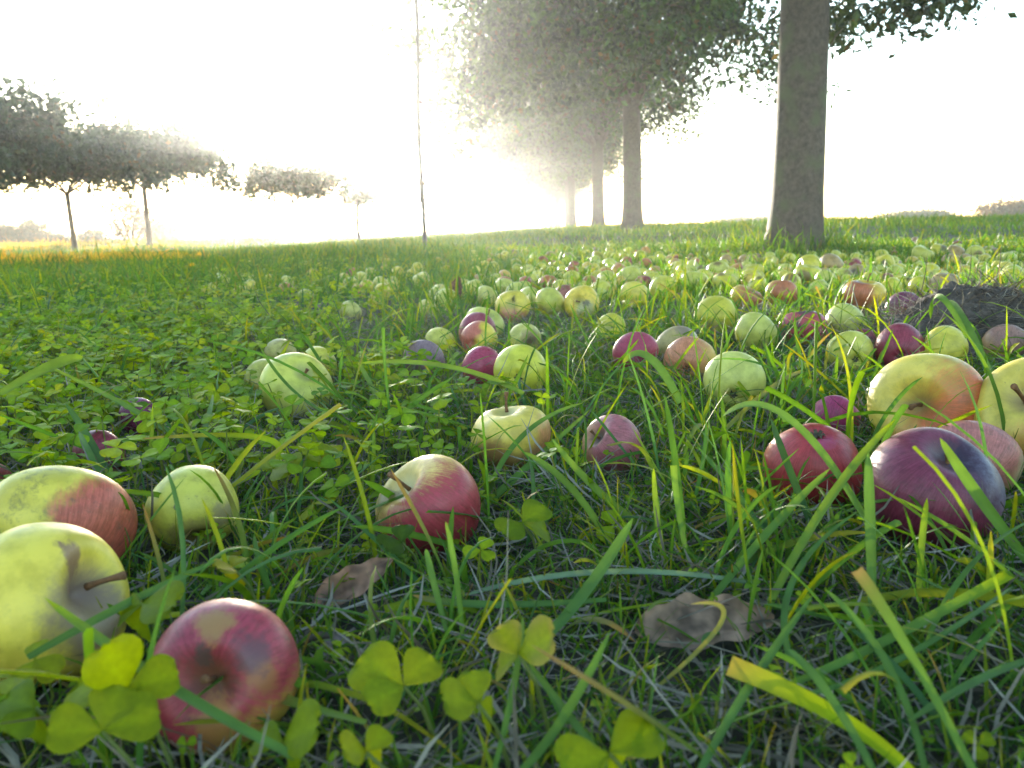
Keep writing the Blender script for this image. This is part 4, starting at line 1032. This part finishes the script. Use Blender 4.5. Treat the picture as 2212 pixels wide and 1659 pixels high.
def sprig(hub, d, tips, label, colour=(.17, .24, .006), edge=None, root=None, tiltup=.75):
    """hub px, distance, leaflet tip px list"""
    hp = at(*hub, d); gz = hgt(hp.x, hp.y)
    rx, ry = root or (hp.x + .012, hp.y + .008); rz = hgt(rx, ry)
    e_ = empty('clover_sprig', (rx, ry, rz)); tag(e_, label, 'clover sprig', 'clover sprigs near the camera')
    g = Geo(); b = Vector((0, 0, -.004)); t = hp - Vector((rx, ry, rz))
    tube(g, [b, b.lerp(t, .35) + Vector((.003, .002, .003)), b.lerp(t, .7) + Vector((.003, .001, .003)), t], [.0011, .001, .0009, .0008], 6, (.15, .20, .06)); g.build('stalk', M_CLOVER, e_)
    to_cam = (Vector((0, 0, CAM_Z)) - hp).normalized()
    for k, (tx, ty) in enumerate(tips):
        tp = at(tx, ty, d * (1 + (.02, -.035, .03)[k % 3])); ex = tp - hp; Ln = ex.length; ex.normalize()
        nz = (to_cam * (1 - tiltup) + Vector((.15 * (k - 1), -.15, tiltup)) + to_cam * .45).normalized()
        ey = nz.cross(ex).normalized(); ez = ex.cross(ey)
        M = np.array([ex, ey * 1.06, ez]); V = (LV * Ln) @ M + np.array(t)
        sh = LS[:, None] * (np.array(colour) * (1.0, .92, .2))[None] * random.uniform(.9, 1.1)
        if edge is not None:
            m_ = np.clip((np.abs(LV[:, 1]) / .46) ** 2 + (LV[:, 0] > .85), 0, 1)[:, None]; sh = sh * (1 - m_) + np.array(edge) * m_
        mesh_np('leaflet', V, LQ, M_CLOVER, e_, sh)
sprig((274, 1491), .315, [(392, 1445), (225, 1390), (150, 1470)], 'big clover sprig overlapping the left side of the nearest red apple')
sprig((222, 1580), .30, [(352, 1530), (95, 1570), (260, 1470)], 'clover sprig lowest at the left, below the one touching the nearest red apple', (.17, .23, .018))
sprig((77, 1530), .33, [(0, 1500), (15, 1590), (60, 1610)], 'dark clover sprig at the lower left picture corner', (.11, .18, .02))
sprig((872, 1482), .335, [(765, 1415), (790, 1520), (938, 1408)], 'pale clover sprig at the bottom between the nearest red apple and a tall blade', (.19, .26, .03))
sprig((1122, 1415), .345, [(1072, 1345), (1195, 1365), (1065, 1440)], 'clover sprig with one eaten yellowing leaflet, under the grey leaf', (.16, .22, .03), (.24, .22, .05))
sprig((1031, 1520), .32, [(1022, 1440), (955, 1505), (1070, 1560)], 'small clover sprig right of the pale one at the bottom', (.14, .21, .03))
sprig((1316, 1628), .30, [(1422, 1560), (1205, 1655), (1330, 1690)], 'clover sprig at the bottom edge in the middle of the picture', (.15, .23, .025))
sprig((188, 1100), .55, [(232, 1058), (128, 1100), (215, 1142)], 'clover sprig with orange leaf edges in front of the half red apple', (.22, .25, .03), (.48, .22, .03))
sprig((1128, 1130), .56, [(1180, 1085), (1085, 1150), (1190, 1140)], 'clover sprig right of the red streaked apple', (.13, .21, .03))
sprig((502, 1225), .47, [(520, 1198), (470, 1222), (505, 1255)], 'clover sprig with one pale yellow leaflet above the nearest red apple', (.26, .27, .04))
sprig((868, 1172), .54, [(872, 1128), (828, 1178), (885, 1200)], 'tiny dark green clover sprig on the front of the red streaked apple', (.05, .10, .03))
sprig((307, 1305), .40, [(255, 1325), (378, 1300), (285, 1372)], 'clover sprig in front of the rotten side of the big yellow apple', (.12, .19, .02))
sprig((612, 1605), .31, [(545, 1590), (685, 1555), (660, 1650)], 'clover sprig at the foot of the nearest red apple, on its right', (.14, .22, .025))
sprig((790, 1625), .30, [(838, 1570), (740, 1610), (830, 1660)], 'bright small clover sprig at the bottom edge near the nearest red apple', (.22, .27, .02))
sprig((690, 985), .72, [(720, 960), (655, 975), (690, 1025)], 'clover sprig above and left of the red streaked apple', (.17, .23, .03))
sprig((590, 1015), .68, [(560, 990), (635, 1005), (595, 1050)], 'clover sprig between the stained yellow-green apple and the red streaked one', (.17, .23, .025))

# ------------------------------------------------------------------ dead leaves, twig, dandelion
def dead_leaf(px, py, wpx, label, colour, curl=1.2, rot=0., tilt=.4, seed=0, lift=.004, parts=True):
    r = np.random.default_rng(seed); p = on_ground(px, py, lift); d = (p - Vector((0, 0, CAM_Z))).dot(fwd)
    Ln = wpx * S / FPX * d; nu, nv = 26, 14
    U, Vv = np.meshgrid(np.linspace(0, 1, nu), np.linspace(-1, 1, nv), indexing='ij')
    half = .30 * np.sin(np.pi * U ** .8) ** .7 * (1 + .10 * np.sin(22 * U + seed)) + .012
    X = (U - .5); Y = Vv * half
    ang = curl * Vv * (.8 + .2 * np.sin(3 * U + seed)); rad = half / np.maximum(np.abs(curl), .2)
    Y2 = np.sin(ang) * rad; Z = (1 - np.cos(ang)) * rad + .035 * np.sin(7 * U + 1.5 * Vv + seed) + .012 * np.sin(17 * U - 5 * Vv) + .35 * tilt * (U - .4) ** 2
    P = np.stack([X, Y2, Z], -1).reshape(-1, 3) * Ln
    P[:, 2] -= P[:, 2].min()
    c, s_ = math.cos(rot), math.sin(rot); P[:, :2] = P[:, :2] @ np.array([[c, s_], [-s_, c]])
    ct, st_ = math.cos(tilt), math.sin(tilt); yz = P[:, 1:].copy(); P[:, 1] = yz[:, 0] * ct - yz[:, 1] * st_; P[:, 2] = yz[:, 0] * st_ + yz[:, 1] * ct
    P[:, 2] -= P[:, 2].min()
    i = np.arange(nu - 1)[:, None]; j = np.arange(nv - 1)[None]; a = i * nv + j
    K = np.tile(colour, (len(P), 1)) * (1 - .3 * np.exp(-(Vv.ravel() / .12) ** 2))[:, None] * (1 + .2 * np.sin(26 * U.ravel() + 4 * np.abs(Vv.ravel()))[:, None])
    e_ = empty('dead_leaf', (p.x, p.y, hgt(p.x, p.y) + lift)); tag(e_, label, 'leaf', 'dead leaves lying in the grass')
    mesh_np('leaf_blade', P, np.stack([a, a + nv, a + nv + 1, a + 1], -1).reshape(-1, 4), M_DEAD, e_, K)
    if parts:
        g = Geo(); mid = P.reshape(nu, nv, 3)[:, nv // 2]; st = mid[0]; dv = (mid[0] - mid[4])
        tube(g, [tuple(st), tuple(st + dv * .8 + np.array([0, 0, .002])), tuple(st + dv * 1.7)], [.0009, .0008, .0007], 6, (.12, .07, .05)); g.build('leaf_stalk', M_DEAD, e_)
dead_leaf(772, 1285, 190, 'crumpled brown dead leaf with a reddish curled edge below the red streaked apple', (.27, .145, .09), 1.2, .5, .85, 3, .012)
dead_leaf(1520, 1372, 300, 'large grey dead leaf lying flat in the foreground grass', (.22, .135, .085), .85, .04, .45, 5, .012)
dead_leaf(745, 970, 72, 'small pale brown dead leaf lying in the clover above the red streaked apple', (.25, .18, .14), 1.0, .5, .8, 8)
dead_leaf(1655, 895, 62, 'small upright curled brown leaf behind the bright red apple', (.20, .15, .12), 1.6, 1.4, 1.0, 9)
dead_leaf(285, 835, 100, 'dark shrivelled leaf in the clover left of the cluster of four apples', (.11, .08, .08), 1.2, .3, .6, 11)
dead_leaf(985, 655, 62, 'dark brown leaf standing in the grass left of the dotted yellow apple', (.12, .06, .035), 1.0, 1.3, 1.1, 12)
dead_leaf(1310, 765, 70, 'dark curled leaf leaning on the crimson apple', (.11, .09, .10), 1.5, .4, .7, 14)
dead_leaf(1905, 1225, 80, 'pale grey leaf scrap under the plum apple', (.30, .28, .26), .8, .3, .5, 15)
dead_leaf(720, 1410, 90, 'small dull leaf beside the dark twig near the nearest red apple', (.20, .16, .15), .9, .6, .6, 17)
dead_leaf(1790, 660, 66, 'grey dry leaf in the grass left of the collapsed orange apple', (.16, .15, .16), 1.1, .2, .6, 19)
dead_leaf(1942, 592, 34, 'grey curled leaf beside a lone yellow apple far in the grass', (.30, .26, .26), 1.5, 1.4, 1.0, 20, parts=False)
tw_a = on_ground(645, 1388, .006); tw_b = on_ground(745, 1378, .010)
e_ = empty('dark_twig', tuple(tw_a)); tag(e_, 'short dark twig poking out beside the nearest red apple', 'twig')
g = Geo(); v = tw_b - tw_a
tube(g, [tuple(-v * .5), (0, 0, 0), tuple(v * .5 + Vector((0, 0, .003))), tuple(v), tuple(v * 1.2 + Vector((.0, .004, .003)))], [.0024, .0023, .0021, .0019, .0012], 8); g.build('twig_shaft', M_BARK2, e_)
g = Geo(); tube(g, [tuple(v * .55), tuple(v * .75 + Vector((.0, .008, .006)))], [.0014, .0007], 6); g.build('twig_spur', M_BARK2, e_)

for px, py, d, lab in ((430, 552, 5.2, 'yellow dandelion flower in the grass near the orange banks'), (415, 575, 4.4, 'small yellow flower below the dandelion in the left field')):
    t = at(px, py, d); gz = hgt(t.x, t.y); e_ = empty('dandelion', (t.x, t.y, gz)); tag(e_, lab, 'flower')
    g = Geo(); tube(g, [(0, 0, 0), (.004, 0, (t.z - gz) * .5), (0, 0, t.z - gz)], [.002, .002, .002], 6, (.2, .22, .06)); g.build('flower_stalk', M_GRASS, e_)
    g = Geo(); n = 60; a = rng.uniform(0, 6.28, n); B = np.tile([0, 0, t.z - gz], (n, 1))
    blades(g, B, rng.uniform(.015, .024, n), np.full(n, .005), a, rng.uniform(.2, 1.4, n), np.full(n, .2), 2, np.tile((.75, .45, .02), (n, 1)), np.tile((.8, .5, .02), (n, 1))); g.build('flower_head', M_FLOWER, e_)

# ------------------------------------------------------------------ lens glare, imitated by an added closed box of even, forward-scattering air
GLARE_HAZE = 0.0022
if GLARE_HAZE > 0:
    m, nt, N, L, out = new_mat('glare_haze')
    pv = N.new('ShaderNodeVolumePrincipled'); pv.inputs['Density'].default_value = GLARE_HAZE; pv.inputs['Anisotropy'].default_value = .82
    pv.inputs['Color'].default_value = (.95, .96, .98, 1)
    L.new(pv.outputs[0], out.inputs['Volume'])
    a, b = 300, 7.4
    V = [(x, y, z) for x in (-a, a) for y in (-a, a) for z in (-1.5, b)]
    o = mesh_np('glare_haze', V, [np.array([(0, 1, 3, 2), (4, 6, 7, 5), (0, 4, 5, 1), (2, 3, 7, 6), (0, 2, 6, 4), (1, 5, 7, 3)])], m, smooth=False)
    o['kind'] = 'stuff'; o['label'] = 'box of scattering air added to imitate the lens glare round the sun'; o['category'] = 'glare_haze'
